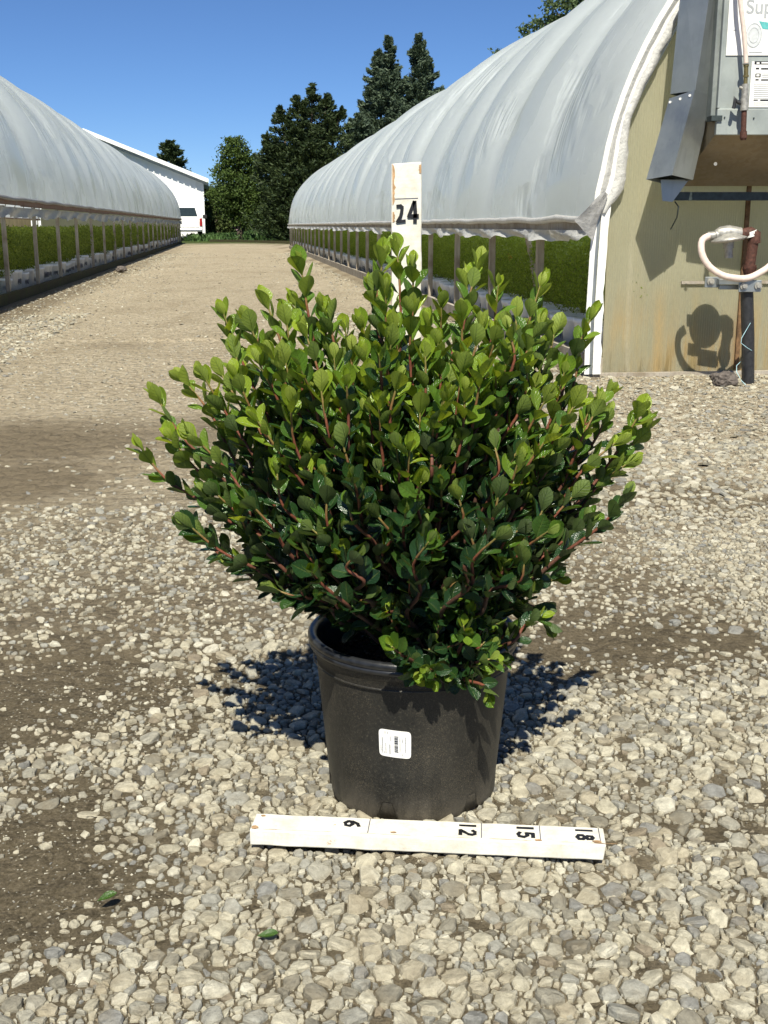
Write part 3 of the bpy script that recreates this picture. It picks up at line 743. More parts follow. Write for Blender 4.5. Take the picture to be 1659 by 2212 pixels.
def crop(name, u0, u1, v0, v1, z, amp, mat, n, L, bias=2., seed=1):
    rng = np.random.default_rng(seed); vv = v0 + (v1 - v0) * rng.uniform(0, 1, n) ** bias; uu = rng.uniform(u0, u1, n)
    zz = np.empty(n)
    for i in range(n):
        b = mnoise.noise((uu[i] * 4, vv[i] * 4, seed)); zz[i] = z + amp * b - rng.uniform(0, .28) ** 1.5
    C = np.array([tuple(G(uu[i], vv[i], zz[i])) for i in range(n)]); LL_ = L * (1 + (vv - v0) * .05)[:, None]
    v, f = blades(C, np.tile([0, 0, 1.], (n, 1)), LL_, LL_ * .45, .7, rng)
    nu_, nv_ = 30, 120; gu = np.linspace(u0, u1, nu_); gv = np.linspace(v0, v1, nv_)
    B = np.array([tuple(G(a_, b_, z - .13 + amp * mnoise.noise((a_ * 4, b_ * 4, seed)))) for b_ in gv for a_ in gu])
    i2, j2 = np.meshgrid(np.arange(nu_ - 1), np.arange(nv_ - 1)); q_ = (j2 * nu_ + i2).ravel()
    o = foliage_obj(name, [(v, f), (B, np.stack([q_, q_ + 1, q_ + nu_ + 1, q_ + nu_], 1))], mat); return tag(o, kind='stuff')
crop('crop_plants', U0R + .36, 7.6, V0R + .15, 40.5, .68, .03, M_CROPR, 70000, .022, 2.2, 1)
crop('crop_plants', -7.9, U0L - .40, 7., 52., .66, .12, M_CROPL, 42000, .045, 1.4, 2)
m = MB(); p = at(1100 + 0, 548, 9.2); m.tube([p - Vector((0, 0, .3)), p], .003, 5)
fl = thing('marker_flag', 'tiny red marker flag among the green plants of the right greenhouse', 'flag', p - Vector((0, 0, .3)))
m.build('stake', M_ZINC, fl); m = MB(); m.box(p.x - .01, p.x + .022, p.y - .002, p.y + .002, p.z - .05, p.z, None); m.build('pennant', M_FLAG, fl)

# ------------------------------------------------------------------ barn
BD = 66.; bx1 = at(438, 400, BD).x; bx0 = at(195, 400, BD).x; zr = at(195, 284, BD).z; ze = at(445, 384, BD).z
BA = R(8.6)
def BT(x, y, z): return Vector((bx1 + (x - bx1) * math.cos(BA) - (y - BD) * math.sin(BA), BD + (x - bx1) * math.sin(BA) + (y - BD) * math.cos(BA), z))
barn = thing('white_barn', 'white ribbed metal barn with a low gable roof beyond the left greenhouse', 'barn', BT(bx0, BD, 0))
m = MB(); bxl = 2 * bx0 - bx1
f = [(bxl, 0), (bx1, 0), (bx1, ze - .25), (bx0, zr - .3), (bxl, ze - .25)]
m.add([BT(x, BD, z) for x, z in f] + [BT(x, BD + 18, z) for x, z in f], [(0, 1, 2, 3, 4), (9, 8, 7, 6, 5)] + [(i, 5 + i, 5 + (i + 1) % 5, (i + 1) % 5) for i in range(5)])
x = bxl + .15
while x < bx1 - .1:
    zt = ze - .27 + (zr - ze) * (1 - abs(x - bx0) / (bx1 - bx0)); m.box(x - .03, x + .03, BD - .07, BD + .001, .05, zt, BT); x += .32
m.build('wall', M_BARNW, barn)
for sgn, xe in ((1, bx1), (-1, bxl)):
    e = sgn * .32; sl_ = (ze - zr) / (bx1 - bx0) * .32
    for nm, za, zb_, ya, mt in (('roof', -.16, .06, -.5, M_BARNW), ('soffit', -.30, -.165, -.34, M_BARNS)):
        m = MB()
        m.hexa([BT(*p) for p in ((bx0, BD + ya, zr + za), (xe + e, BD + ya, ze + sl_ + za), (xe + e, BD + 18.4, ze + sl_ + za), (bx0, BD + 18.4, zr + za),
               (bx0, BD + ya, zr + zb_), (xe + e, BD + ya, ze + sl_ + zb_), (xe + e, BD + 18.4, ze + sl_ + zb_), (bx0, BD + 18.4, zr + zb_))]); m.build(nm, mt, barn)
m = MB(); m.box(bx1 - .02, bx1 + .05, BD - .04, BD + .1, 0, ze - .25, BT); m.build('corner_trim', M_BARNW, barn)

# ------------------------------------------------------------------ pickup truck
tx1 = at(437, 480, 60).x; TX = tx1 - .95; TY = 60.
tr = thing('pickup_truck', 'white pickup truck seen from behind, parked at the corner of the white barn', 'pickup truck', (TX, TY, 0))
m = MB(); m.box(TX - .94, TX + .94, TY, TY + 5.2, .55, 1.02); m.box(TX - .94, TX - .80, TY + .03, TY + 2.2, 1.02, 1.22); m.box(TX + .80, TX + .94, TY + .03, TY + 2.2, 1.02, 1.22)
m.box(TX - .9, TX + .9, TY + 3.8, TY + 5.2, 1.02, 1.15)
m.build('body', M_CARW, tr, .05)
m = MB(); m.box(TX - .78, TX + .78, TY - .03, TY + .03, .66, 1.20); m.build('tailgate', M_CARW, tr, .03)
m = MB(); m.hexa([Vector(p) for p in ((TX - .9, TY + 2.2, 1.02), (TX + .9, TY + 2.2, 1.02), (TX + .9, TY + 4.1, 1.02), (TX - .9, TY + 4.1, 1.02), (TX - .70, TY + 2.4, 1.75), (TX + .70, TY + 2.4, 1.75), (TX + .70, TY + 3.5, 1.75), (TX - .70, TY + 3.5, 1.75))])
cab = m.build('cab', M_CARW, tr, .05)
m = MB(); m.hexa([Vector(p) for p in ((TX - .72, TY + 2.22, 1.16), (TX + .72, TY + 2.22, 1.16), (TX + .72, TY + 2.3, 1.16), (TX - .72, TY + 2.3, 1.16), (TX - .58, TY + 2.36, 1.67), (TX + .58, TY + 2.36, 1.67), (TX + .58, TY + 2.44, 1.67), (TX - .58, TY + 2.44, 1.67))])
m.build('rear_window', M_GLASS, tr)
for s in (-1, 1):
    m = MB(); m.box(TX + s * .87 - .065, TX + s * .87 + .065, TY - .04, TY + .02, .74, 1.12); m.build('tail_light', M_RED, tr, .015)
    m = MB(); m.box(TX + s * 1.08 - .11, TX + s * 1.08 + .11, TY + 3.2, TY + 3.3, 1.12, 1.32); m.build('side_mirror', M_RUBBER, tr, .03)
    for yy in (.95, 4.3):
        m = MB(); c = Vector((TX + s * .8, TY + yy, .37)); m.tube([c - Vector((.12, 0, 0)), c - Vector((.10, 0, 0)), c + Vector((.10, 0, 0)), c + Vector((.12, 0, 0))], [.33, .37, .37, .33], 24); w = m.build('wheel', M_RUBBER, tr)
        m = MB(); m.tube([c + Vector((s * .10, 0, 0)), c + Vector((s * .13, 0, 0))], [.22, .19], 20); m.build('rim', M_CHROME, w)
m = MB(); m.box(TX - .92, TX + .92, TY - .16, TY - .02, .46, .62); m.build('bumper', M_CHROME, tr, .03)

tr.rotation_euler = (0, 0, BA)

# ------------------------------------------------------------------ trees
def leafy(label, x, D, clusters, mat, nl, L, trunk_h, name='leafy_tree', group=None, cat='tree', rng=None):
    """clusters: list of (dx, dz, r) lobes, spread in depth too"""
    rng = rng or np.random.default_rng(int(abs(x * 100)) + 5)
    root = thing(name, label, cat, (x, D, 0), 0, group); parts = []
    tot = sum(c[2] ** 2 for c in clusters); m = MB()
    zt = max(c[1] for c in clusters)
    m.tube([(x + .05 * math.sin(k), D, zt * k / 8) for k in range(9)], [.16 * (1 - k / 9.5) + .02 for k in range(9)], 8)
    for dx, dz, r_ in clusters:
        dy = rng.uniform(-.5, .5) * r_
        st = max(trunk_h, dz - abs(dx) * .9 - .3) ; st = min(st, zt * .9)
        m.tube([(x, D, st * .8), (x + dx * .55, D + dy * .6, (st * .4 + dz * .6)), (x + dx, D + dy, dz)], [.05, .03, .012], 5)
        n = int(nl * r_ ** 2 / tot); ns = max(4, int(n / 55))
        d = rng.normal(0, 1, (ns, 3)); d /= np.linalg.norm(d, axis=1)[:, None]; sub = np.array([x + dx, D + dy, dz]) + d * (r_ * rng.uniform(.35, 1.02, (ns, 1))) * [1, 1, .9]
        idx = rng.integers(0, ns, n); C = sub[idx] + rng.normal(0, .17 * r_ + .05, (n, 3)) * [1, 1, .65]
        parts.append(blades(C, (C - [x, D, dz]) * .2 + [0, 0, .1], L, L * .6, .9, rng))
    m.build('trunk', M_TRUNK, root); foliage_obj('crown', parts, mat, root); return root
def conifer(label, x, D, h, rb, mat, n, L, name='spruce_tree', group=None, tops=((0, 0),), shape=1., zb=.15, seed=0):
    rng = np.random.default_rng(seed + int(h * 10)); root = thing(name, label, 'tree', (x, D, 0), 0, group); m = MB(); CC, DD = [], []
    for (tx, dz) in tops:
        hh = h + dz; m.tube([(x + tx * (k / 6) ** .8, D, hh * k / 6) for k in range(7)], [.2 * (1 - k / 6.1) + .01 for k in range(7)], 8)
        nb = int(150 * hh / h); per = n // (nb * len(tops))
        for b_ in range(nb):
            t = rng.uniform(0, 1) ** .85; z = zb + (hh - zb) * t; rr = rb * (1 - t) ** shape * rng.uniform(.72, 1.08) + .07; th = rng.uniform(0, 2 * np.pi)
            if len(tops) > 1: rr *= .8
            s = rng.uniform(.12, 1, per) ** .75; px = x + tx * t ** .8
            ox = np.cos(th) * rr * s; oy = np.sin(th) * rr * s
            oz = z + rr * (.30 * s ** 2 - .12 * s) + rng.normal(0, .035 + .03 * rr, per)
            w = (1.05 - s) * rr * .28 + .04
            jx = rng.normal(0, 1, per) * w
            C = np.stack([px + ox - np.sin(th) * jx, D + oy + np.cos(th) * jx, oz], 1); CC.append(C)
            DD.append(np.tile([np.cos(th) * .9, np.sin(th) * .9, .45], (per, 1)))
        k = 60; C = np.stack([x + tx + rng.normal(0, .03, k), D + rng.normal(0, .03, k), hh - rng.uniform(0, .45, k)], 1); CC.append(C); DD.append(np.tile([0, 0, 1.5], (k, 1)))
    m.build('trunk', M_TRUNK, root); C = np.concatenate(CC); Dr = np.concatenate(DD)
    foliage_obj('crown', [blades(C, Dr, L, L * .28, .45, rng)], mat, root); return root
def hz(y, D): return at(829, y, D).z
def wx(x, D): return at(x, 400, D).x
conifer('tall grey green spruce with two leaders behind the middle of the right greenhouse roof', wx(838, 62), 62, hz(78, 62), 4.6, M_SPRUCE, 90000, .25, seed=2, shape=.9, tops=((0, 0), (-.5, -.7)))
conifer('slim spruce with a pointed top, rightmost of the spruces behind the right greenhouse', wx(903, 61), 61, hz(76, 61), 3.8, M_SPRUCE, 64000, .25, seed=5, shape=.9, tops=((0, 0),))
conifer('low spruce shoulder rising between the dark evergreen and the tall spruces', wx(775, 60), 60, hz(290, 60) + .9, 2.4, M_SPRUCE, 24000, .26, seed=9, shape=.6)
conifer('broad dark evergreen with several ragged tops beside the far end of the right greenhouse', wx(655, 55), 55, hz(183, 55), 3.3, M_YEW, 80000, .22, name='evergreen_tree', shape=.78, zb=.0, seed=4, tops=((.5, 0), (-1.0, -.95), (1.75, -1.0), (-.25, -.5), (1.15, -.45), (-1.6, -2.0)))
leafy('bright green maple with a rounded top left of the dark evergreen', wx(515, 60), 60,
      [(0, hz(330, 60), .75), (-.1, hz(305, 60), .35), (-.55, hz(370, 60), .7), (.5, hz(365, 60), .8), (-.85, hz(420, 60), .7), (0, hz(410, 60), 1.0), (.9, hz(420, 60), .8), (-.3, hz(450, 60), .8), (.6, hz(460, 60), .8), (1.2, hz(470, 60), .6)], M_MAPLE, 22000, .15, .9, name='maple_tree')
leafy('low bushy tree at the corner of the white barn, behind the maple', wx(465, 74), 74,
      [(-.4, hz(425, 74), .7), (.4, hz(415, 74), .8), (-.9, hz(470, 74), .9), (.2, hz(465, 74), 1.1), (1.3, hz(440, 74), .9), (-.7, .6, .8), (.4, .6, .9), (1.6, 1.1, .7)], M_BUSH, 13000, .17, .3, name='bushy_tree')
conifer('small dark evergreen top showing above the barn roof', wx(370, 92), 92, hz(306, 92), 2.3, M_YEW, 12000, .36, name='evergreen_tree', shape=.45, seed=8)
leafy('tree with loose grey green branch tips above the right greenhouse roof', wx(1240, 34), 34,
      [(-2.25, hz(112, 34), .12), (-1.5, hz(62, 34), .2), (-1.42, hz(86, 34), .16), (-1.05, hz(48, 34), .3), (-.75, hz(20, 34), .32), (-.62, hz(50, 34), .32), (-.35, hz(10, 34), .3), (-.9, hz(72, 34), .22), (-.1, hz(30, 34), .35), (.35, hz(5, 34), .35), (.1, hz(-30, 34), .5), (.6, hz(-10, 34), .5), (.8, hz(30, 34), .6), (0, hz(110, 34), .6), (.7, hz(-60, 34), .6), (1.2, hz(0, 34), .6)], M_COTTON, 9000, .12, 1.5, name='loose_tree')

# far field, fence hoops, goods
rng = np.random.default_rng(9); n = 16000; D_ = rng.uniform(58, 150, n); X_ = rng.uniform(-.165, -.08, n) * D_; C = np.stack([X_, D_, rng.uniform(0, .30, n)], 1)
n2_ = 9000; D2 = rng.uniform(58, 100, n2_); C2 = np.stack([rng.uniform(-.30, .4, n2_) * D2, D2, rng.uniform(0, .3, n2_)], 1)
o = foliage_obj('field_crop', [blades(C, np.tile([0, 0, 1.], (n, 1)), .30, .10, .5, rng), blades(C2, np.tile([0, 0, 1.], (n2_, 1)), .35, .12, .5, rng)], M_FIELD); tag(o, kind='stuff')
te = thing('timber_edging', 'dark timber edging across the far end of the gravel road', 'edging', gnd(520, 524))
m = MB(); a_, b_ = gnd(455, 522.5), gnd(640, 527); d = (b_ - a_).normalized(); w = Vector((-d.y, d.x, 0)) * .06
m.hexa([a_ - w, b_ - w, b_ + w, a_ + w] + [p + Vector((0, 0, .12)) for p in (a_ - w, b_ - w, b_ + w, a_ + w)]); m.build('timber', M_MOSS, te)
for k, x in enumerate((470, 500, 520, 540, 552)):
    p = gnd(x, 503); h = hz(470 + 3 * (k % 2), p.y)
    fp = thing('fence_post', ('leftmost', 'second', 'middle', 'fourth', 'rightmost')[k] + ' pale thin fence post from the left beyond the far field', 'fence post', p, 0, 'fence posts beyond the far field')
    m = MB(); m.tube([p, p + Vector((0, 0, h * .85)), p + Vector((.15, 0, h)), p + Vector((.5, 0, h * 1.03))], .045, 6); m.build('pole', M_ZINC, fp)
p = gnd(508, 505.5); bg_ = thing('bag_pallet', 'small stack of pink and white bags beyond the far field', 'bags', p)
m = MB(); m.box(p.x - .1, p.x + .75, p.y, p.y + .6, .25, .55); m.build('pink_bag', M_PINK, bg_, .08)
m = MB(); m.box(p.x - .7, p.x + .2, p.y - .3, p.y + .25, .1, .32); m.box(p.x - .65, p.x - .3, p.y, p.y + .3, .32, .6); m.build('white_bag', M_WHITE, bg_, .06)
p = gnd(487, 503); sh = thing('distant_shed', 'pale blue shed glimpsed under the maple beyond the far field', 'shed', p)
m = MB(); m.box(p.x - 1.2, p.x + 1.6, p.y + 3, p.y + 5, 0, 1.6); m.build('wall', simple('pale_blue_wall', (.42, .50, .60), .7), sh); m = MB(); m.box(p.x - 1.35, p.x + 1.75, p.y + 2.8, p.y + 5.2, 1.6, 1.72); m.build('roof', M_ZINC, sh)
# far tree line on the horizon
n = 26000; ang = rng.uniform(-1.2, 1.2, n); D_ = rng.uniform(190, 230, n); hgt = np.array([7 + 3.5 * mnoise.noise((a * 14, 0, 0)) + 2 * mnoise.noise((a * 60, 3, 0)) for a in ang])
C = np.stack([np.sin(ang) * D_, np.cos(ang) * D_, rng.uniform(0, 1, n) ** .7 * np.maximum(2, hgt)*.62], 1)
o = foliage_obj('distant_woodland', [blades(C, np.zeros((n, 3)), 2., 1.5, 1., rng)], M_BUSH); tag(o, kind='stuff')

# ------------------------------------------------------------------ heater cabinet on the right end wall
def HP(zx, zy, D): return at((2500 + zx / 3.16) / 1.8228, (zy / 3.16) / 1.8228, D)      # survey points on the cabinet
HD = 5.66
hc = thing('heater_cabinet', 'grey metal heater cabinet with paper signs mounted on the yellowed end wall', 'heater', at(1640, 291, HD + .5))
xl = HP(1050, 1000, HD).x; xt = HP(1095, 0, HD).x; zb = HP(1050, 1680, HD).z; zm = HP(1050, 1365, HD).z; zt_ = 2.5; xr = xl + 1.15
m = MB(); sk = (xt - xl) / (HP(0, 0, HD).z - HP(0, 1000, HD).z)
def xa(z): return xl + 0 * (z - zm)
m.box(xl + .004, xr, HD, HD + .46, zm, zt_)
m.build('cabinet', M_CAB, hc, .004)
m = MB(); m.box(xl - .002, xr + .002, HD - .010, HD + .02, zb, zm + .004); m.build('lower_flange', M_CAB, hc, .003)
m = MB()   # sloping underside, higher at the front
zk = at(1600, 402, HD + .44).z
m.hexa([Vector(p) for p in ((xl + .004, HD + .02, zb + .004), (xr, HD + .02, zb + .004), (xr, HD + .44, zk), (xl - .06, HD + .44, zk), (xl + .004, HD + .022, zm - .002), (xr, HD + .022, zm - .002), (xr, HD + .44, zm - .002), (xl - .06, HD + .44, zm - .002))])
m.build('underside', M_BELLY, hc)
cw = HP(1050, 900, HD).x - HP(985, 900, HD).x
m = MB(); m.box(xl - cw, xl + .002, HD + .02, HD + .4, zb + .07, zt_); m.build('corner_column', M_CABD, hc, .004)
m = MB(); m.box(xl - cw * .15, xl + .008, HD - .012, HD + .02, zm + .006, zt_); m.build('corner_angle', M_CAB, hc, .002)
m = MB(); m.box(xl - cw * 1.25, xl + .02, HD - .02, HD + .06, zb + .062, zb + .085); m.build('bracket', M_IRON, hc)
for zx, zy in ((1115, 1460), (1478, 1470), (1000, 2040)):
    m = MB(); c = HP(zx, zy, HD - .011); 
    m.tube([c, c + Vector((0, -.004, 0))], .0035 if zy < 2000 else .008, 10); m.build('screw', M_IRON if zy < 2000 else M_ZINC, hc)
# flue duct: two segments, square section turned 45 degrees
def ductseg(top, bot, depth, name):
    """top/bot: three survey points (left, near corner, right); fourth corner closes the square"""
    T = [HP(*top[0], HD + depth[0]), HP(*top[1], HD + depth[1]), HP(*top[2], HD + depth[2])]; B = [HP(*bot[0], HD + depth[3]), HP(*bot[1], HD + depth[4]), HP(*bot[2], HD + depth[5])]
    T.append(T[0] + T[2] - T[1]); B.append(B[0] + B[2] - B[1]); m = MB()
    m.add(T + B, [(0, 4, 5, 1), (1, 5, 6, 2), (2, 6, 7, 3), (3, 7, 4, 0), (0, 1, 2, 3)]); m.add(T + B, [(0, 1, 5, 4)][:0])
    return m.build(name, M_GALV, duct, 0)
duct = thing('flue_duct', 'bare galvanised sheet metal duct angling down beside the heater cabinet', 'duct', HP(460, 2180, HD + .15))
a1 = ductseg(((600, -420), (980, -420), (1100, -420)), ((440, 1170), (752, 1128), (962, 1190)), (.20, .03, .13, .20, .03, .13), 'upper_duct')
a2_ = ductseg(((428, 1225), (746, 1118), (964, 1195)), ((140, 2235), (462, 2178), (722, 2240)), (.19, .018, .12, .20, .03, .13), 'lower_duct')
for zx, zy in ((442, 1272), (568, 1232), (688, 1190)):
    t = (zx - 430) / 320; c = HP(zx, zy, HD + .19 - .17 * t - .008); m = MB(); m.tube([c, c + Vector((-.004, -.006, 0))], .006, 10); m.build('screw', M_WHITE, a2_)
# duct foot on the bar, angle iron bar under the cabinet
bar = thing('angle_iron_bar', 'dark steel bar along the end wall under the heater cabinet', 'bar', at(1440, 425, 5.95))
m = MB(); p0, p1 = at(1440, 424, 5.95), at(1700, 424, 6.0)
m.hexa([p0 + Vector((0, -.02, -.02)), p1 + Vector((0, -.02, -.02)), p1 + Vector((0, .02, -.02)), p0 + Vector((0, .02, -.02)), p0 + Vector((0, -.02, .02)), p1 + Vector((0, -.02, .02)), p1 + Vector((0, .02, .02)), p0 + Vector((0, .02, .02))]); m.build('rail', M_IRON, bar)
m = MB(); q8 = [at(1431, 434, 5.84), at(1453, 436, 5.84), at(1453, 436, 5.94), at(1431, 434, 5.94), at(1427, 388, 5.84), at(1488, 388, 5.84), at(1488, 388, 5.94), at(1427, 388, 5.94)]
m.hexa(q8); m.build('gusset', M_GALV, bar)
m = MB(); c0 = at(1458, 436, 5.9); m.tube([c0, at(1466, 447, 5.85), at(1462, 470, 5.9), at(1449, 495, 6.0)], .0035, 6); m.build('tie_wire', M_IRON, bar)

# signs on the cabinet
def sheet(name, label, cat, c0, c1, D, lines):
    a_, b_ = HP(*c0, D), HP(*c1, D); s = thing(name, label, cat, ((a_.x + b_.x) / 2, D, b_.z))
    m = MB(); m.box(a_.x, b_.x, D - .001, D + .0015, b_.z, a_.z); m.build('paper', M_PAPER, s); return s
def rect(m, c0, c1, D):
    a_, b_ = HP(*c0, D), HP(*c1, D); m.box(min(a_.x, b_.x), max(a_.x, b_.x), D - .0006, D + .0004, min(a_.z, b_.z), max(a_.z, b_.z))
s1 = sheet('paper_sign', 'large white sign with faded grey lettering and round seal, upper sign on the heater cabinet', 'sign', (1210, -500), (2300, 690), HD - .004, 0)
def text(body, size, loc, rot, mat, parent, name='lettering', ext=.0004, font_w=0):
    cu = bpy.data.curves.new(name, 'FONT'); cu.body = body; cu.size = size; cu.extrude = ext; cu.offset = font_w
    t = bpy.data.objects.new(name, cu); me = bpy.data.meshes.new_from_object(t); bpy.data.objects.remove(t)
    M4 = Matrix.Translation(loc) @ rot.to_4x4(); me.transform(wmat(parent).inverted() @ M4); me.name = name; me.materials.append(mat)
    o = bpy.data.objects.new(name, me); COL.objects.link(o); o.parent = parent; return o
RX = Matrix.Rotation(R(90), 3, 'X')
zs = abs(HP(0, 0, HD).z - HP(0, 100, HD).z) / 100   # metres per survey unit
text('Supreme', 250 * zs, HP(1378, 165, HD - .0058), RX, M_GREYINK, s1, font_w=.001)
m = MB(); c = HP(1480, 440, HD - .0058); rr = 110 * zs
m.add([c] + [c + Vector((math.cos(k * .1963) * rr, 0, math.sin(k * .1963) * rr * 1.45)) for k in range(33)], [(0, k + 1, k) for k in range(1, 32)] + [(0, 1, 32)]); m.build('round_seal', M_SEAL, s1)
m = MB(); c = HP(1480, 440, HD - .0064)
for f_ in (.93, .6):
    m.tube([c + Vector((math.cos(k * .1571) * rr * f_, 0, math.sin(k * .1571) * rr * 1.45 * f_)) for k in range(41)], .0007, 4)
m.build('seal_ring', M_GREYINK, s1)
m = MB(); pz = [(1545, 262), (1700, 285), (1700, 370), (1590, 360)]; m.add([HP(*q_, HD - .0060) for q_ in pz], [(3, 2, 1, 0)]); m.build('teal_band', M_TEAL, s1)
m = MB(); rect(m, (1420, 643), (1580, 655), HD - .0055); rect(m, (1225, 372), (1260, 380), HD - .0055); m.build('small_print', M_GREYINK, s1)
s2 = sheet('warning_label', 'small white instruction label with a black header, lower sign on the heater cabinet', 'label', (1455, 765), (1900, 1335), HD - .004, 0)
m = MB(); rect(m, (1490, 762), (1900, 800), HD - .0055); rect(m, (1505, 842), (1545, 862), HD - .0055); rect(m, (1570, 846), (1760, 864), HD - .0055); rect(m, (1500, 915), (1563, 960), HD - .0055); rect(m, (1500, 984), (1540, 1000), HD - .0055); rect(m, (1570, 986), (1800, 1002), HD - .0055); rect(m, (1475, 1240), (1530, 1252), HD - .0055); rect(m, (1560, 1238), (1800, 1256), HD - .0055)
m.build('bold_print', M_INK, s2)
m = MB(); rect(m, (1512, 925), (1548, 950), HD - .0065); rect(m, (1515, 775), (1550, 795), HD - .0065); rect(m, (1575, 772), (1700, 790), HD - .0065); m.build('pictogram', M_PAPER, s2)
m = MB()
for y in list(range(1040, 1230, 26)) + [1275, 1300]: rect(m, (1478, y), (1880 - (y * 7) % 60, y + 7), HD - .0055)
for y in (915, 935, 955): rect(m, (1580, y), (1850, y + 6), HD - .0055)
m.build('small_print', M_GREYINK, s2)

# gas drop in front of the cabinet
gp = thing('gas_drop_line', 'pink hose running down into brass fittings and a rusty pipe on the heater cabinet', 'gas pipe', HP(1355, 1720, HD - .06))
DG = HD - .06
def pz(l): return [HP(a_, b_, DG) for a_, b_ in l]
m = MB(); m.tube(pz([(1300, -400), (1302, -200), (1310, 0), (1325, 150), (1345, 300), (1360, 450), (1372, 600), (1383, 790)]), .0105, 12); m.build('hose', M_HOSE, gp)
m = MB(); m.tube(pz([(1384, 785), (1384, 830)]), .0125, 14); m.tube(pz([(1384, 828), (1382, 940)]), .0105, 8); m.tube(pz([(1382, 935), (1380, 960)]), .013, 6); m.tube(pz([(1380, 958), (1376, 1050)]), .009, 12); m.build('brass_fitting', M_BRASS, gp)
m = MB(); m.tube(pz([(1376, 790), (1376, 802)]), .016, 14); m.tube(pz([(1373, 1045), (1368, 1200)]), .0155, 12); m.tube(pz([(1368, 1195), (1366, 1235)]), .018, 8); m.tube(pz([(1364, 1230), (1360, 1375)]), .0185, 14)
m.tube([HP(1340, 1100, DG), HP(1300, 1085, DG)], .007, 8); m.build('valve', M_ZINC, gp)
m = MB(); m.tube(pz([(1330, 1290), (1275, 1270), (1245, 1215), (1240, 1300), (1225, 1350)]), .0085, 6); m.build('valve_handle', M_BPIPE, gp)
m = MB(); m.tube(pz([(1360, 1370), (1350, 1660)]), .0125, 14); m.tube(pz([(1350, 1635), (1349, 1720)]), [.0165, .0165], 14); m.tube(pz([(1349, 1715), (1348, 1745)]), [.0165, .012], 14); m.build('iron_pipe', M_RUST, gp)

# ------------------------------------------------------------------ gas regulator assembly in front of the end wall
def ZP(zx, zy, D): return at((2200 + zx / 2.013) / 1.8228, (700 + zy / 2.013) / 1.8228, D)
PD = 5.78
gr_ = thing('gas_regulator', 'gas regulator with a looping pink hose on a black standpipe before the end wall', 'gas regulator', gnd(1614, 833))
base = gnd(1614, 836)
m = MB(); m.tube([ZP(1500, 1640, PD), ZP(1500, 1250, PD), ZP(1490, 880, PD)], .031, 18); m.build('standpipe', M_BPIPE, gr_)
m = MB(); m.tube([ZP(1512, 720, PD), ZP(1515, 690, PD)], .034, 8); m.tube([ZP(1512, 770, PD), ZP(1512, 715, PD)], [.026, .036], 12); m.tube([ZP(1513, 700, PD), ZP(1545, 480, PD)], .026, 14); m.tube([ZP(1548, 520, PD), ZP(1550, 450, PD), ZP(1520, 437, PD), ZP(1440, 440, PD)], [.030, .032, .030, .022], 12)
m.build('rusty_pipe', M_RUST, gr_)
m = MB(); m.tube([ZP(1518, 425, PD), ZP(1528, 465, PD)], .031, 12); m.build('white_tape', M_WHITE, gr_)
m = MB()   # regulator: diaphragm housing, body, vent stem
m.tube([ZP(1345, 505, PD), ZP(1344, 492, PD), ZP(1343, 482, PD), ZP(1342, 462, PD), ZP(1341, 440, PD)], [.075, .088, .088, .06, .04], 22)
m.tube([ZP(1240, 452, PD), ZP(1280, 440, PD), ZP(1345, 435, PD), ZP(1445, 437, PD)], [.02, .032, .036, .026], 14); m.build('regulator_body', M_ZINC, gr_)
m = MB(); m.tube([ZP(1345, 505, PD), ZP(1346, 560, PD)], .026, 14); m.tube([ZP(1346, 558, PD), ZP(1348, 635, PD)], .020, 14); m.build('vent_stem', M_ZINC, gr_)
m = MB(); m.tube([ZP(1180, 462, PD), ZP(1250, 455, PD)], .020, 10); m.tube([ZP(1240, 455, PD), ZP(1262, 452, PD)], .027, 6); m.build('hose_fitting', M_ZINC, gr_)
hp = []
for k in range(34):
    t = k / 33
    P_ = [(1185, 463), (1135, 500), (1135, 600), (1190, 700), (1290, 770), (1400, 795), (1500, 795), (1600, 750), (1680, 690), (1730, 600), (1740, 500)]
    f_ = t * (len(P_) - 1); i0 = min(int(f_), len(P_) - 2); u_ = f_ - i0
    pm = P_[max(i0 - 1, 0)]; p0_ = P_[i0]; p1_ = P_[i0 + 1]; p2_ = P_[min(i0 + 2, len(P_) - 1)]
    cr = [.5 * ((2 * p0_[d]) + (-pm[d] + p1_[d]) * u_ + (2 * pm[d] - 5 * p0_[d] + 4 * p1_[d] - p2_[d]) * u_ ** 2 + (-pm[d] + 3 * p0_[d] - 3 * p1_[d] + p2_[d]) * u_ ** 3) for d in (0, 1)]
    hp.append(ZP(cr[0], cr[1], PD - .035 - .04 * math.sin(math.pi * min(1, t * 1.3))))
m = MB(); m.tube(hp, .0165, 12); m.build('hose', M_HOSE, gr_)
m = MB(); BDp = PD - .0
def plate(c0, c1, D, th=.012):
    a_, b_ = ZP(*c0, D), ZP(*c1, D); m.box(a_.x, b_.x, D - th / 2, D + th / 2, b_.z, a_.z)
plate((1430, 810), (1600, 905), PD - .045); plate((1160, 785), (1270, 870), PD + .06); plate((1262, 800), (1425, 845), PD + .03, .05); plate((1270, 850), (1430, 885), PD + .045, .03)
m.build('mounting_bracket', M_GALV, gr_, .002)
for q_ in ((1465, 858), (1580, 856), (1203, 822)):
    c = ZP(*q_, PD - (.052 if q_[0] > 1300 else -.052)); m = MB(); m.tube([c, c + Vector((0, -.008, 0))], .018, 14); m.tube([c + Vector((0, -.008, 0)), c + Vector((0, -.016, 0))], .010, 6); m.build('bolt', M_ZINC, gr_)
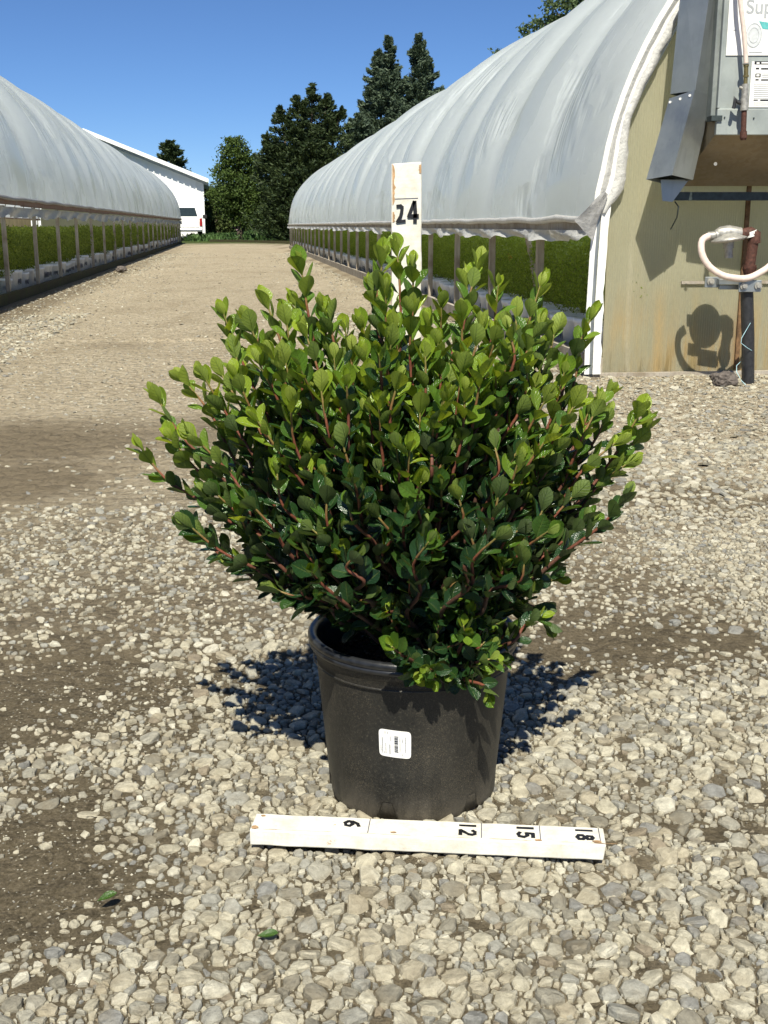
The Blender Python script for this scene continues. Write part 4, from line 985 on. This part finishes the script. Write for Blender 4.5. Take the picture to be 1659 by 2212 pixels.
# blue string and dark rock
bs = thing('blue_string', 'thin light blue string wound round the foot of the black standpipe', 'string', gnd(1605, 836))
m = MB(); ps = [ZP(a_, b_, d_) for a_, b_, d_ in ((1520, 1150, PD - .04), (1450, 1270, PD - .05), (1445, 1310, PD - .05), (1490, 1345, PD - .055), (1530, 1370, PD - .03), (1525, 1410, PD + .04), (1450, 1450, PD + .03), (1410, 1490, PD - .02), (1410, 1540, PD - .05), (1450, 1610, PD - .07), (1505, 1665, PD - .1))]
sp_ = []
for i in range(len(ps) - 1):
    for k in range(4): sp_.append(ps[i].lerp(ps[i + 1], k / 4))
m.tube(sp_ + [ps[-1]], .0016, 6); m.build('strand', M_STRING, bs)
def lump(name, label, cat, c, r, mat, seed):
    bm = bmesh.new(); bmesh.ops.create_icosphere(bm, subdivisions=4, radius=1)
    for v_ in bm.verts:
        p_ = v_.co.copy(); k = 1 + .35 * mnoise.noise(p_ * 1.3 + Vector((seed, 0, 0))) + .16 * mnoise.noise(p_ * 4 + Vector((seed, 3, 0))) + .06 * mnoise.noise(p_ * 11)
        v_.co = Vector((p_.x * r[0], p_.y * r[1], p_.z * r[2])) * k
    me = bpy.data.meshes.new(name); bm.to_mesh(me); bm.free(); me.materials.append(mat); o = bpy.data.objects.new(name, me); COL.objects.link(o); o.location = c; return tag(o, label, cat)
lump('dark_rock', 'rough dark brown rock on the gravel beside the black standpipe', 'rock', gnd(1568, 835) + Vector((0, .03, .03)), (.068, .055, .042), M_ROCK, 3)
lump('pale_stone', 'small pale rock lying between the dark rock and the black standpipe', 'rock', gnd(1596, 836) + Vector((0, .02, .02)), (.018, .018, .020), M_STONE, 5)
lump('dark_clod', 'dark clod of earth against the mossy base board of the left greenhouse', 'clod', Vector(tuple(gnd(262, 588))) + Vector((0, 0, .05)), (.09, .08, .05), M_ROCK, 8)

# ------------------------------------------------------------------ wooden measuring sticks with hand-written numbers
DIG = {'1': [[(.5, 1), (.5, 0)]],
       '2': [[(.1, .85), (.3, 1), (.7, 1), (.85, .8), (.8, .6), (.45, .3), (.12, .02), (.9, .02)]],
       '2b': [[(.15, .95), (.45, .97), (.6, .9), (.55, .6), (.45, .35), (.15, .03), (.85, .08)]],
       '4': [[(.60, 1), (.12, .28), (.95, .30)], [(.66, 1), (.72, .5), (.70, 0)]],
       '5': [[(.85, 1), (.2, 1), (.15, .58), (.6, .62), (.88, .4), (.75, .08), (.4, 0), (.1, .12)]],
       '6': [[(.8, .98), (.45, .85), (.18, .5), (.15, .2), (.4, .0), (.75, .08), (.85, .35), (.6, .52), (.3, .45), (.16, .25)]],
       '8': [[(.5, .55), (.2, .7), (.25, .95), (.5, 1.02), (.78, .92), (.8, .7), (.5, .55), (.15, .35), (.15, .1), (.5, -.02), (.85, .1), (.85, .35), (.5, .55)]]}
def strokes(name, chars, org, ex, ey, w, h, t, mat, parent, gap=.25, nrm=None):
    """chars drawn as ribbons; org = lower-left, ex/ey unit axes, w/h cell size, t stroke width"""
    m = MB(); nrm = nrm or ex.cross(ey)
    for ci, ch in enumerate(chars):
        ox = ci * w * (1 + gap)
        for line in DIG[ch]:
            P_ = [org + ex * (ox + a_ * w) + ey * (b_ * h) for a_, b_ in line]
            for i in range(len(P_) - 1):
                d = (P_[i + 1] - P_[i]).normalized(); s = nrm.cross(d) * t / 2 * random.uniform(.85, 1.15); a_ = P_[i] - d * t * .35; b_ = P_[i + 1] + d * t * .35; up_ = nrm * (.0004 + .00008 * i + .0006 * ci * 0)
                m.add([a_ - s + up_, b_ - s + up_, b_ + s + up_, a_ + s + up_], [(0, 1, 2, 3)])
    return m.build(name, mat, parent)
# ruler on the ground
zt = .031; A0 = gnd(541, 1793, zt); A1 = gnd(1308, 1826, zt); dr = (A1 - A0).normalized(); L_ = (A1 - A0).length; wdir = Vector((-dr.y, dr.x, 0)); W_ = .043; TH = .021
rul = thing('measuring_stick', 'white painted wooden stick marked 6 12 15 18, lying flat on the gravel', 'measuring stick', A0 - Vector((0, 0, zt)), math.atan2(dr.y, dr.x))
def stick(parent, o, ex, ey, ez, L, W, T, seed):   # ex length, ey width, ez thickness; slightly worn corners
    bm = bmesh.new(); n = 60; rr = random.Random(seed); ring = []
    for i in range(n + 1):
        t = i / n; x = L * t; e = .0009; r_ = []
        for (a_, b_) in ((0, 0), (1, 0), (1, 1), (0, 1)):
            wob = e * mnoise.noise((x * 30, a_ * 3 + seed, b_ * 5)); wob2 = e * mnoise.noise((x * 30, a_ * 3 + seed + 9, b_ * 5))
            xx = x + (rr.uniform(-.002, .002) if i in (0, n) else 0)
            r_.append(bm.verts.new(o + ex * xx + ey * (a_ * W + wob) + ez * (b_ * T + wob2)))
        ring.append(r_)
    for i in range(n):
        for k in range(4): bm.faces.new((ring[i][k], ring[i][(k + 1) % 4], ring[i + 1][(k + 1) % 4], ring[i + 1][k]))
    bm.faces.new(ring[0]); bm.faces.new(ring[-1][::-1]); bmesh.ops.recalc_face_normals(bm, faces=bm.faces)
    bm.edges.ensure_lookup_table()
    me = bpy.data.meshes.new('board'); bm.transform(wmat(parent).inverted()); bm.to_mesh(me); bm.free(); me.materials.append(M_PAINT)
    ob = bpy.data.objects.new('board', me); COL.objects.link(ob); ob.parent = parent
    b = ob.modifiers.new('bevel', 'BEVEL'); b.width = .0016; b.segments = 2; b.limit_method = 'ANGLE'; b.angle_limit = R(50); return ob
UPz = Vector((0, 0, 1))
stick(rul, A0 - UPz * TH, dr, wdir, UPz, L_, W_, TH, 4)
inch = L_ / 18.15
def along(px, py): # distance along the ruler of a photo point on its top face
    return (gnd(px, py, zt) - A0).dot(dr)
ln = MB()
for px in ((796, 1790), (1040, 1800), (1167, 1805), (1296, 1810)):
    s0 = along(*px); o_ = A0 + dr * s0 + UPz * .0004; ln.add([o_ + wdir * .005 + dr * q_ for q_ in (-.0006, .0006)] + [o_ + wdir * (W_ - .002) + dr * q_ for q_ in (.0006, -.0006)], [(0, 1, 2, 3)])
ln.build('tick_line', M_PENCIL, rul)
# digits read with their tops toward the right end: right-hand axis is towards the viewer
for ch, px, wch in (('6', (760, 1785), 1), ('12', (1010, 1795), 2), ('15', (1135, 1800), 2), ('18', (1263, 1806), 2)):
    s0 = along(*px); h_ = .0185; w_ = .0135 if len(ch) == 2 else .017
    org = A0 + dr * (s0 - h_ / 2) + wdir * (W_ - (.003 if len(ch) == 2 else .009)) + UPz * .0002
    strokes('number_mark', list(ch), org, -wdir, dr, w_, h_, .0047, M_INK, rul, .30, nrm=UPz)
be = MB(); rr_ = random.Random(9); x = .0
while x < L_ - .02:
    l = rr_.uniform(.01, .07); w = rr_.uniform(.0006, .0017); n_ = max(2, int(l / .006)); Vw = []
    for i in range(n_ + 1):
        q_ = A0 + dr * (x + l * i / n_) + wdir * (.0022 + .0006 * mnoise.noise(((x + l * i / n_) * 90, 0, 0))); ww = w * (.6 + mnoise.noise(((x + l * i / n_) * 200, 2, 0))) if 0 < i < n_ else .0001
        Vw += [q_ + UPz * .0012, q_ + wdir * max(.0002, ww) + UPz * .0012]
    be.add(Vw, [(2 * i, 2 * i + 2, 2 * i + 3, 2 * i + 1) for i in range(n_)]); x += l + rr_.uniform(.004, .05)
for (cx_, cy_, rx_, ry_) in ((.004, .006, .006, .005), (.432, .006, .007, .004), (.36, .004, .006, .0025), (.18, .008, .005, .002), (.010, .036, .004, .003)):
    be.add([A0 + dr * (cx_ + rx_ * math.cos(k * .7) * rr_.uniform(.6, 1)) + wdir * (cy_ + ry_ * math.sin(k * .7) * rr_.uniform(.6, 1)) + UPz * .0013 for k in range(9)], [tuple(range(9))])
be.build('bare_edge', M_BARE, rul)
# upright stick behind the shrub
SD_ = 1.655; T0 = at(845.5, 352, SD_); T1 = at(911.5, 352, SD_); SW = T1.x - T0.x; zb_ = .20; bx_ = at(846, 700, SD_)
st = thing('measuring_stick', 'white painted wooden stick marked 24, standing upright behind the shrub', 'measuring stick', (T0.x + SW / 2, SD_, zb_))
tilt = Vector(((T0.x - (T0.x + .0035)) / .6, 0, 1)).normalized()
stick(st, Vector((T0.x + .0035, SD_ + .019, zb_)), tilt, Vector((1, 0, 0)), Vector((0, -1, 0)), T0.z - zb_, SW, .019, 8)
X1 = Vector((1, 0, 0)); Z1 = Vector((0, 0, 1))
ln = MB(); a_ = at(853, 431, SD_ - .0005); b_ = at(903, 429, SD_ - .0005); ln.add([a_, b_, b_ + Z1 * .0012, a_ + Z1 * .0012], [(0, 1, 2, 3)]); ln.build('tick_line', M_PENCIL, st)
strokes('number_mark', ['2b'], at(855, 480, SD_ - .0012), X1, Z1, .0145, .0225, .0042, M_INK, st, nrm=Vector((0, -1, 0)))
strokes('number_mark', ['4'], at(880, 479, SD_ - .0012), X1, Z1, .0150, .0265, .0046, M_INK, st, nrm=Vector((0, -1, 0)))
m = MB()
rw = random.Random(5); z = T0.z - .0005
for s_, seg in ((0, ((352, 440), (455, 478), (500, 512))), (1, ((353, 372),))):
    for y0, y1 in seg:
        p0_, p1_ = at(846, y0, SD_), at(846, y1, SD_); n = 14; lo = T0.x + .0012 if s_ == 0 else T0.x + SW - .0010; Vw = []
        for i in range(n + 1):
            zz = p0_.z + (p1_.z - p0_.z) * i / n - .0015; w = (.0025 + .0022 * mnoise.noise((i * .7, y0, 2)) + rw.uniform(0, .001)) * (1 if s_ == 0 else -1) * (1 if 0 < i < n else .3)
            sh_ = (T0.z - zz) * .006
            Vw += [Vector((lo + sh_, SD_ - .0007, zz)), Vector((lo + w + sh_, SD_ - .0007, zz))]
        m.add(Vw, [(2 * i, 2 * i + 1, 2 * i + 3, 2 * i + 2) if s_ == 0 else (2 * i + 2, 2 * i + 3, 2 * i + 1, 2 * i) for i in range(n)])
m.build('bare_edge', M_BARE, st)

# ------------------------------------------------------------------ potted shrub
ps_ = thing('potted_shrub', 'dense glossy green shrub growing in a large black nursery pot', 'potted shrub', (POTC.x, POTC.y, 0))
PX, PY = POTC.x, POTC.y; RH = .222; RT = .1325; RB = .1165
def potmod(r, z, a):
    if z < .03:   # drainage notches round the foot
        k = (a * 6 / (2 * math.pi) + .30) % 1; d = abs(k - .5)
        if d < .11: z = z + (.030 - z) * min(1, (.11 - d) / .03) * .95
    r = r * (1 + .004 * math.sin(2 * a + .6)); return r, z
m = MB()
pf = [(RB - .006, .004), (RB - .002, .000), (RB, .003), (RB + .0006, .012), (RB + .0012, .030)] + [(RB + .0012 + (RT - RB) * (k / 20) , .030 + (RH - .045) * k / 20) for k in range(1, 21)] + [(RT + .0035, RH - .013), (RT + .0037, RH - .004)]
m.lathe(pf, (PX, PY, 0), 120, mod=potmod)
m.lathe([(RT - .002, RH - .004)] + [(RB - .002 + (RT - RB) * (1 - k / 10), RH * (1 - k / 10) + .004) for k in range(1, 11)] + [(0, .006)], (PX, PY, 0), 96)
potb = m.build('pot', M_POT, ps_)
m = MB()   # rolled double rim
m.lathe([(RT + .0030, RH - .006), (RT + .0095, RH - .0045), (RT + .0108, RH - .001), (RT + .0098, RH + .0015), (RT + .0088, RH + .0025), (RT + .0112, RH + .004), (RT + .0116, RH + .0085), (RT + .0098, RH + .0115), (RT + .0075, RH + .0130), (RT + .0040, RH + .0125), (RT + .0005, RH + .0105), (RT - .0015, RH + .0065), (RT - .0025, RH - .006)], (PX, PY, 0), 128, mod=lambda r, z, a: (r * (1 + .004 * math.sin(2 * a + .6)), z))
m.build('rim', M_RIM, potb)
m = MB(); m.lathe([(RT + .0032, RH - .028), (RT + .0050, RH - .0265), (RT + .0034, RH - .025)], (PX, PY, 0), 96); m.build('stacking_ring', M_POT, potb)
# sticker on the pot: rounded square following the curve
def potpt(ang, z, off): 
    r_ = RB + .0012 + (RT - RB) * ((z - .03) / (RH - .045)) + off; return Vector((PX + r_ * math.sin(ang), PY - r_ * math.cos(ang), z))
sc_ = gnd(853, 1608, 0); zc = .1065; angc = (at(853, 1608, PY - .125).x - PX) / .125
zc = at(853, 1608, PY - .124).z; hw_, hh_ = .0205, .0195; m = MB(); pol = []
for k in range(40):
    a_ = 2 * math.pi * k / 40; cx_, sx_ = math.cos(a_), math.sin(a_); e = .22; pol.append((math.copysign(abs(cx_) ** e, cx_) * hw_, math.copysign(abs(sx_) ** e, sx_) * hh_))
def sk_(x, y, off): return potpt(angc + x / .122, zc + y - .05 * x, off)
rings = []
for f_ in (0, .5, 1): rings.append([sk_(x * f_, y * f_, .0009) for x, y in pol])
m.add([p for r_ in rings for p in r_], [(r0 * 40 + k, r0 * 40 + (k + 1) % 40, (r0 + 1) * 40 + (k + 1) % 40, (r0 + 1) * 40 + k) for r0 in range(2) for k in range(40)], True)
m.add([p for p in rings[2]] + [sk_(x, y, -.0005) for x, y in pol], [(k, (k + 1) % 40, 40 + (k + 1) % 40, 40 + k) for k in range(40)], True)
lab = m.build('barcode_sticker', M_PAPER, potb)
m = MB()
def bar_(x0, x1, y0, y1):
    m.add([sk_(x0, y0, .0012), sk_(x1, y0, .0012), sk_(x1, y1, .0012), sk_(x0, y1, .0012)], [(0, 1, 2, 3)])
y = -.0115; rb_ = random.Random(12)
while y < .0115:
    h = rb_.choice((.0003, .0005, .0009)); lng = y < -.0105 or y > .0105; bar_(-.0004, .0042 + (.0006 if lng else 0), y, y + h); y += h + rb_.choice((.0003, .0005, .0008))
m.build('barcode', M_INK, lab)
m = MB()
for x0, ya, yb, w in ((-.0185, -.013, -.004, .0009), (-.0165, -.015, .008, .0012), (-.0140, -.015, -.012, .0009), (-.0120, -.015, .000, .0010), (-.0070, -.015, -.001, .0014), (-.0060, .004, .011, .0009), (-.0125, .014, .017, .0009), (-.0095, .014, .017, .0009), (.0062, -.010, .010, .0009), (.0095, .003, .009, .0010), (.0095, -.016, -.013, .0009), (.0132, -.011, .012, .0010)):
    y = ya
    while y < yb: l = rb_.uniform(.0007, .0021); bar_(x0, x0 + w, y, min(y + l, yb)); y += l + .0005
m.build('printed_text', M_LINE, lab)
# soil surface and bark chips
SZ = .186
m = MB(); Vq = [(PX, PY, SZ)]
nr_, na_ = 14, 48
for i in range(1, nr_ + 1):
    for k in range(na_):
        a_ = 2 * math.pi * k / na_; rr = (RT - .006) * i / nr_; x, y = PX + rr * math.cos(a_), PY + rr * math.sin(a_); Vq.append((x, y, SZ + .005 * mnoise.noise((x * 60, y * 60, 1)) + .004 * mnoise.noise((x * 150, y * 150, 1))))
m.add(Vq, [(0, 1 + k, 1 + (k + 1) % na_) for k in range(na_)] + [(1 + i * na_ + k, 1 + (i + 1) * na_ + k, 1 + (i + 1) * na_ + (k + 1) % na_, 1 + i * na_ + (k + 1) % na_) for i in range(nr_ - 1) for k in range(na_)], True)
soil = m.build('soil', M_SOIL, ps_)
Vs, Fs, off = [], [], 0
for _ in range(1500):
    a_ = random.uniform(0, 6.283); rr = (RT - .008) * math.sqrt(random.random()); P = random.choice(PL); r_ = random.uniform(.0015, .0065) * (1.4 if random.random() < .08 else 1)
    Mx = np.array((Matrix.Rotation(random.uniform(0, 6.28), 3, 'Z') @ Matrix.Rotation(random.gauss(0, .5), 3, 'X'))); V = (P[0] * [r_, r_ * .6, r_ * .6]) @ Mx.T + (PX + rr * math.cos(a_), PY + rr * math.sin(a_), SZ + .003 + random.uniform(0, .003))
    Vs.append(V); Fs.append(P[1] + off); off += len(V)
np_mesh('bark_chips', np.concatenate(Vs), np.concatenate(Fs), M_SOIL, soil)
# shoots
tips = []
def T(x, y, d=0., L=.24, age=.95): tips.append((at(x, y + 10, 1.51 + d), L, age))
for x, y, d in ((648, 560, .0), (575, 638, .02), (480, 662, .0), (540, 688, -.04), (615, 672, -.03), (692, 650, -.02), (502, 750, -.05), (400, 805, .02), (438, 800, -.05), (335, 845, .03), (508, 805, -.1),
                (298, 960, .0), (365, 935, -.05), (588, 752, -.1), (722, 762, -.08), (860, 522, .03), (818, 545, .0), (893, 565, -.01), (832, 612, -.05), (885, 655, -.08), (1028, 552, .0), (1010, 590, .02), (1080, 605, .02), (1165, 600, .0),
                (1000, 660, -.06), (1032, 690, -.1), (955, 640, .03), (925, 690, -.06), (1272, 672, .0), (1160, 690, -.05), (1312, 835, .04), (1290, 862, -.03), (1383, 880, .0), (1400, 905, .03), (1222, 790, -.04), (1262, 735, .02), (1150, 775, -.08), (1098, 750, -.09),
                (850, 808, -.15), (785, 750, -.08), (792, 690, .0), (798, 808, -.13), (922, 752, -.1), (960, 838, -.16), (745, 700, .03), (1330, 940, -.02), (1245, 855, -.08), (1180, 850, -.12), (1040, 790, -.13), (690, 820, -.14), (620, 860, -.15), (555, 900, -.14),
                (640, 640, .06), (1120, 660, .07), (990, 720, .08), (700, 720, .08), (1200, 700, .08), (470, 880, -.03), (420, 930, -.09), (1355, 985, .0)): T(x, y, d)
for x, y, d in ((745, 880, -.1), (905, 870, -.12), (660, 700, -.05), (1000, 780, -.12), (1075, 700, -.03), (840, 720, -.1), (560, 770, -.08), (1180, 930, -.12), (860, 690, -.07), (610, 760, -.1), (950, 720, -.08), (1145, 700, 0), (475, 790, .03)): T(x, y, d)
for x, y, d, L in ((402, 1120, -.02, .2), (430, 1165, -.07, .2), (600, 1290, -.13, .13), (500, 1225, -.08, .18), (560, 1245, -.12, .15), (695, 1285, -.17, .12), (650, 1275, -.12, .12), (785, 1305, -.2, .10), (940, 1180, -.2, .14), (1090, 1235, -.17, .14), (1240, 1055, -.05, .22), (1270, 1120, .0, .2),
                   (1180, 1085, -.12, .2), (1230, 1185, -.05, .18), (1205, 1265, -.04, .15), (1172, 1330, -.02, .12), (1185, 1368, -.03, .10), (560, 1180, -.12, .16), (820, 1100, -.21, .16), (1000, 1060, -.2, .18), (700, 1060, -.2, .18), (590, 1010, -.17, .2), (1120, 960, -.17, .2), (860, 960, -.2, .2),
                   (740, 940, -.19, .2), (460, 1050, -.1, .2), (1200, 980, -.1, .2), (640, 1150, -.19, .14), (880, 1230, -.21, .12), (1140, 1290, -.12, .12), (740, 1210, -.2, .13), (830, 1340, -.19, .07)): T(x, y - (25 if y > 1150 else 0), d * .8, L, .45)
lowclump = [(at(x, y, 1.40 + d), L, .45) for x, y, d, L in ((900, 1350, .02, .09), (950, 1330, .0, .09), (985, 1300, .03, .1), (1035, 1310, .02, .1), (1075, 1340, .02, .1), (925, 1400, -.03, .08), (1000, 1385, -.04, .09), (1060, 1390, -.02, .09), (965, 1455, -.05, .07), (1030, 1440, -.05, .08), (1085, 1420, .0, .08), (900, 1440, -.04, .07), (1010, 1340, -.02, .08), (880, 1310, .02, .08), (1110, 1360, .03, .08), (945, 1370, .0, .07), (1045, 1355, .0, .07), (985, 1420, .01, .06), (1000, 1470, -.035, .06), (870, 1385, .0, .06))]
for _ in range(34): q_ = lowclump[_ % 20][0]; lowclump.append((Vector((q_.x + random.gauss(.004, .022), q_.y + random.gauss(0, .022), q_.z + random.gauss(.018, .016))), .09, .62))
for _ in range(34):
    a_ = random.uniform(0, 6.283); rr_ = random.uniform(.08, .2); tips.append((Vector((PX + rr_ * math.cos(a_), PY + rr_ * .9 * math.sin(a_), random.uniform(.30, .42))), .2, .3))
gr2 = (1 + 5 ** .5) / 2; NF = 120
for i in range(NF):
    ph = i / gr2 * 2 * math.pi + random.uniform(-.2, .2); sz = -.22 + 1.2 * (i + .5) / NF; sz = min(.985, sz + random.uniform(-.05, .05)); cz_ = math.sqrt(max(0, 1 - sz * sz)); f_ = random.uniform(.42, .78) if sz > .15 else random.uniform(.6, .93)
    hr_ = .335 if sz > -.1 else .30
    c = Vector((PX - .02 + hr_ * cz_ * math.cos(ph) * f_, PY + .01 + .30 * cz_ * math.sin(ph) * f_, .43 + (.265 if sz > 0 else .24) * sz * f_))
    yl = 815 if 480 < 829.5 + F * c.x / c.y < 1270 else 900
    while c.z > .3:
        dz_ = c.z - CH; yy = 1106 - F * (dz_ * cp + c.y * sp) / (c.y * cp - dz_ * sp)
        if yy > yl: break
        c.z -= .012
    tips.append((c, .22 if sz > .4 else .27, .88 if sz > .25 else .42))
LV, LF, LUV, LA = [], [], [], []; nst = 8; nac = 5; lo_ = 0
leaf_faces = np.array([[i * nac + k, i * nac + k + 1, (i + 1) * nac + k + 1, (i + 1) * nac + k] for i in range(nst) for k in range(nac - 1)])
def leaf(p, d, n, L, Wd, age, fold, curl, twist):
    global lo_
    d = d.normalized(); x = d.cross(n).normalized(); n = x.cross(d)
    pts = []
    for i in range(nst + 1):
        s = i / nst; w = Wd * .5 * (math.sin(math.pi * min(1, s ** 1.22 * .985 + .012)) ** .62) if s > 0 else Wd * .04
        w *= .55 + .45 * min(1, s * 2.2)
        if i == nst: w = Wd * .035
        c = p + d * (L * s * (1 - .10 * abs(curl) * s)) + n * (L * curl * (s - .15) ** 2 * (1 if s > .15 else 0))
        tw = twist * s; xx = x * math.cos(tw) + n * math.sin(tw); nn = n * math.cos(tw) - x * math.sin(tw)
        for k in range(nac):
            a_ = (k - 2) / 2; pts.append(tuple(c + xx * (w * a_) + nn * (abs(a_) * w * fold - (.15 * w * (1 - abs(a_)) ** 2) + .03 * w * math.sin(s * 9 + k)))); LUV.append((k / (nac - 1), s)); LA.append(age)
    LV.append(np.array(pts)); LF.append(leaf_faces + lo_); lo_ += len(pts)
STW = MB(); SA = []
def shoot(tip, Ls, agem, base, low=False):
    hv = Vector((tip.x - base.x, tip.y - base.y, 0)); hgt = tip.z - base.z
    c = base + hv * (.62 + random.uniform(-.07, .07)) + UPz * (hgt * (.44 if not low else .7) - (.0 if hgt > .1 else -.03)) + Vector((random.gauss(0, .012), random.gauss(0, .012), 0))
    if hgt < .12: c.z = base.z + .045
    N = 22; pts = [base * (1 - t) ** 2 + c * (2 * t * (1 - t)) + tip * t * t for t in [k / N for k in range(N + 1)]]
    bd = Vector((random.gauss(0, 1), random.gauss(0, 1), random.gauss(0, .5))) * .004
    pts = [p + bd * math.sin(k * .75) for k, p in enumerate(pts)]
    cum = [0]
    for k in range(N): cum.append(cum[-1] + (pts[k + 1] - pts[k]).length)
    tot = cum[-1]; nv0 = len(STW.v)
    STW.tube([p for p in pts], [.0032 * (1 - k / N) ** .7 + .0010 for k in range(N + 1)], 6, True)
    for k in range(N + 1): SA.extend([min(1., k / N)] * 6)
    SA.extend([0.] * 6 + [1.] * 6)
    def pt(s):
        for k in range(N):
            if cum[k + 1] >= s: f_ = (s - cum[k]) / (cum[k + 1] - cum[k]); return pts[k].lerp(pts[k + 1], f_), (pts[k + 1] - pts[k]).normalized()
        return pts[-1], (pts[-1] - pts[-2]).normalized()
    s = tot - .002; ang = random.uniform(0, 6.28); i = 0; Ls = min(Ls * random.uniform(.9, 1.15), tot * .96)
    while s > tot - Ls:
        p, t = pt(s); f_ = (tot - s) / Ls      # 0 at tip
        r0 = t.orthogonal().normalized(); r1 = t.cross(r0); rd = r0 * math.cos(ang) + r1 * math.sin(ang)
        al = R(8 + 5 * min(i, 4) + 26 * f_ + random.gauss(0, 7)) if not low else R(30 + 35 * f_ + random.gauss(0, 10))
        d = t * math.cos(al) + rd * math.sin(al); n = t * math.sin(al) - rd * math.cos(al)
        if f_ > .3: d = (d + UPz * .12).normalized(); n = (n + UPz * .55 * f_).normalized()
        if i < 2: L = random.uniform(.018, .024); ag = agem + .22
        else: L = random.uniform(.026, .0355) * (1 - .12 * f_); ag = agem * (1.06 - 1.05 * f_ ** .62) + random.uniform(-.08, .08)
        if low: L *= .88
        if random.random() < .025: ag = min(1, ag + .5)
        leaf(p + d * .0015, d, n, L, L * random.uniform(.56, .72), max(0, min(1, ag)), random.uniform(.10, .42), random.gauss(-.03, .13) + (.12 if i < 3 else 0), random.gauss(0, .35))
        ang += 2.4 + random.gauss(0, .25); i += 1
        s -= (.0045 if i < 4 else random.uniform(.0078, .0122)) * (1 if not low else .8)
rb2 = random.Random(2)
for tip, Ls, ag in tips:
    a_ = math.atan2(tip.y - PY, tip.x - PX); r_ = rb2.uniform(.004, .028)
    zb0 = .205 + rb2.uniform(0, .05); shoot(tip, Ls, ag, Vector((PX + r_ * math.cos(a_), PY + r_ * math.sin(a_), zb0)))
    # side twig now and then
    if rb2.random() < .5:
        b0 = Vector((PX + .4 * (tip.x - PX), PY + .4 * (tip.y - PY), .205 + .42 * (tip.z - .2))); off_ = Vector((rb2.gauss(0, .035), rb2.gauss(0, .035), rb2.uniform(.05, .12)))
        t2 = b0.lerp(tip, .55) + off_; 
        if (t2 - tip).length > .04: shoot(t2, .11, ag * .85, b0)
for tip, Ls, ag in lowclump: shoot(tip, Ls, ag, Vector((PX + .03 + rb2.gauss(0, .012), PY - .05 + rb2.gauss(0, .012), SZ)), True)
# stout stem base
for k in range(7):
    a_ = k * .9; STW.tube([Vector((PX + .012 * math.cos(a_), PY + .012 * math.sin(a_), SZ - .01)), Vector((PX + .018 * math.cos(a_), PY + .018 * math.sin(a_), .215)), Vector((PX + .04 * math.cos(a_), PY + .04 * math.sin(a_), .27))], [.0085, .006, .004], 8); SA.extend([0.] * (8 * 3 + 16))
stm = STW.build('stems', M_TWIG, ps_); at_ = stm.data.attributes.new('age', 'FLOAT', 'POINT'); SA = (SA + [0.] * len(stm.data.vertices))[:len(stm.data.vertices)]; at_.data.foreach_set('value', np.array(SA, np.float32))
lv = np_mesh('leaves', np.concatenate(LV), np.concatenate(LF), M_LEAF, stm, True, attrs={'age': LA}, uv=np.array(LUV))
print('leaves', len(LV), 'stones', len(stones))

# fallen leaves on the gravel
for (x, y, rz, lab_) in ((238, 1946, .55, 'single green leaf fallen on the gravel at the lower left'), (585, 2022, .05, 'single green leaf fallen on a brown stone below the measuring stick')):
    LV, LF, LUV, LA = [], [], [], []; lo_ = 0; p = gnd(x, y, .008)
    leaf(Vector((0, 0, 0)), Vector((1, 0, .05)), Vector((0, -.35, 1)), .024, .012, .42, .5, .15, .2)
    o = np_mesh('fallen_leaf', np.concatenate(LV), np.concatenate(LF), M_LEAF, None, True, attrs={'age': LA}, uv=np.array(LUV)); o.location = p - Vector((.015, 0, 0)); o.rotation_euler = (0, 0, rz); tag(o, lab_, 'leaf', 'fallen leaves')
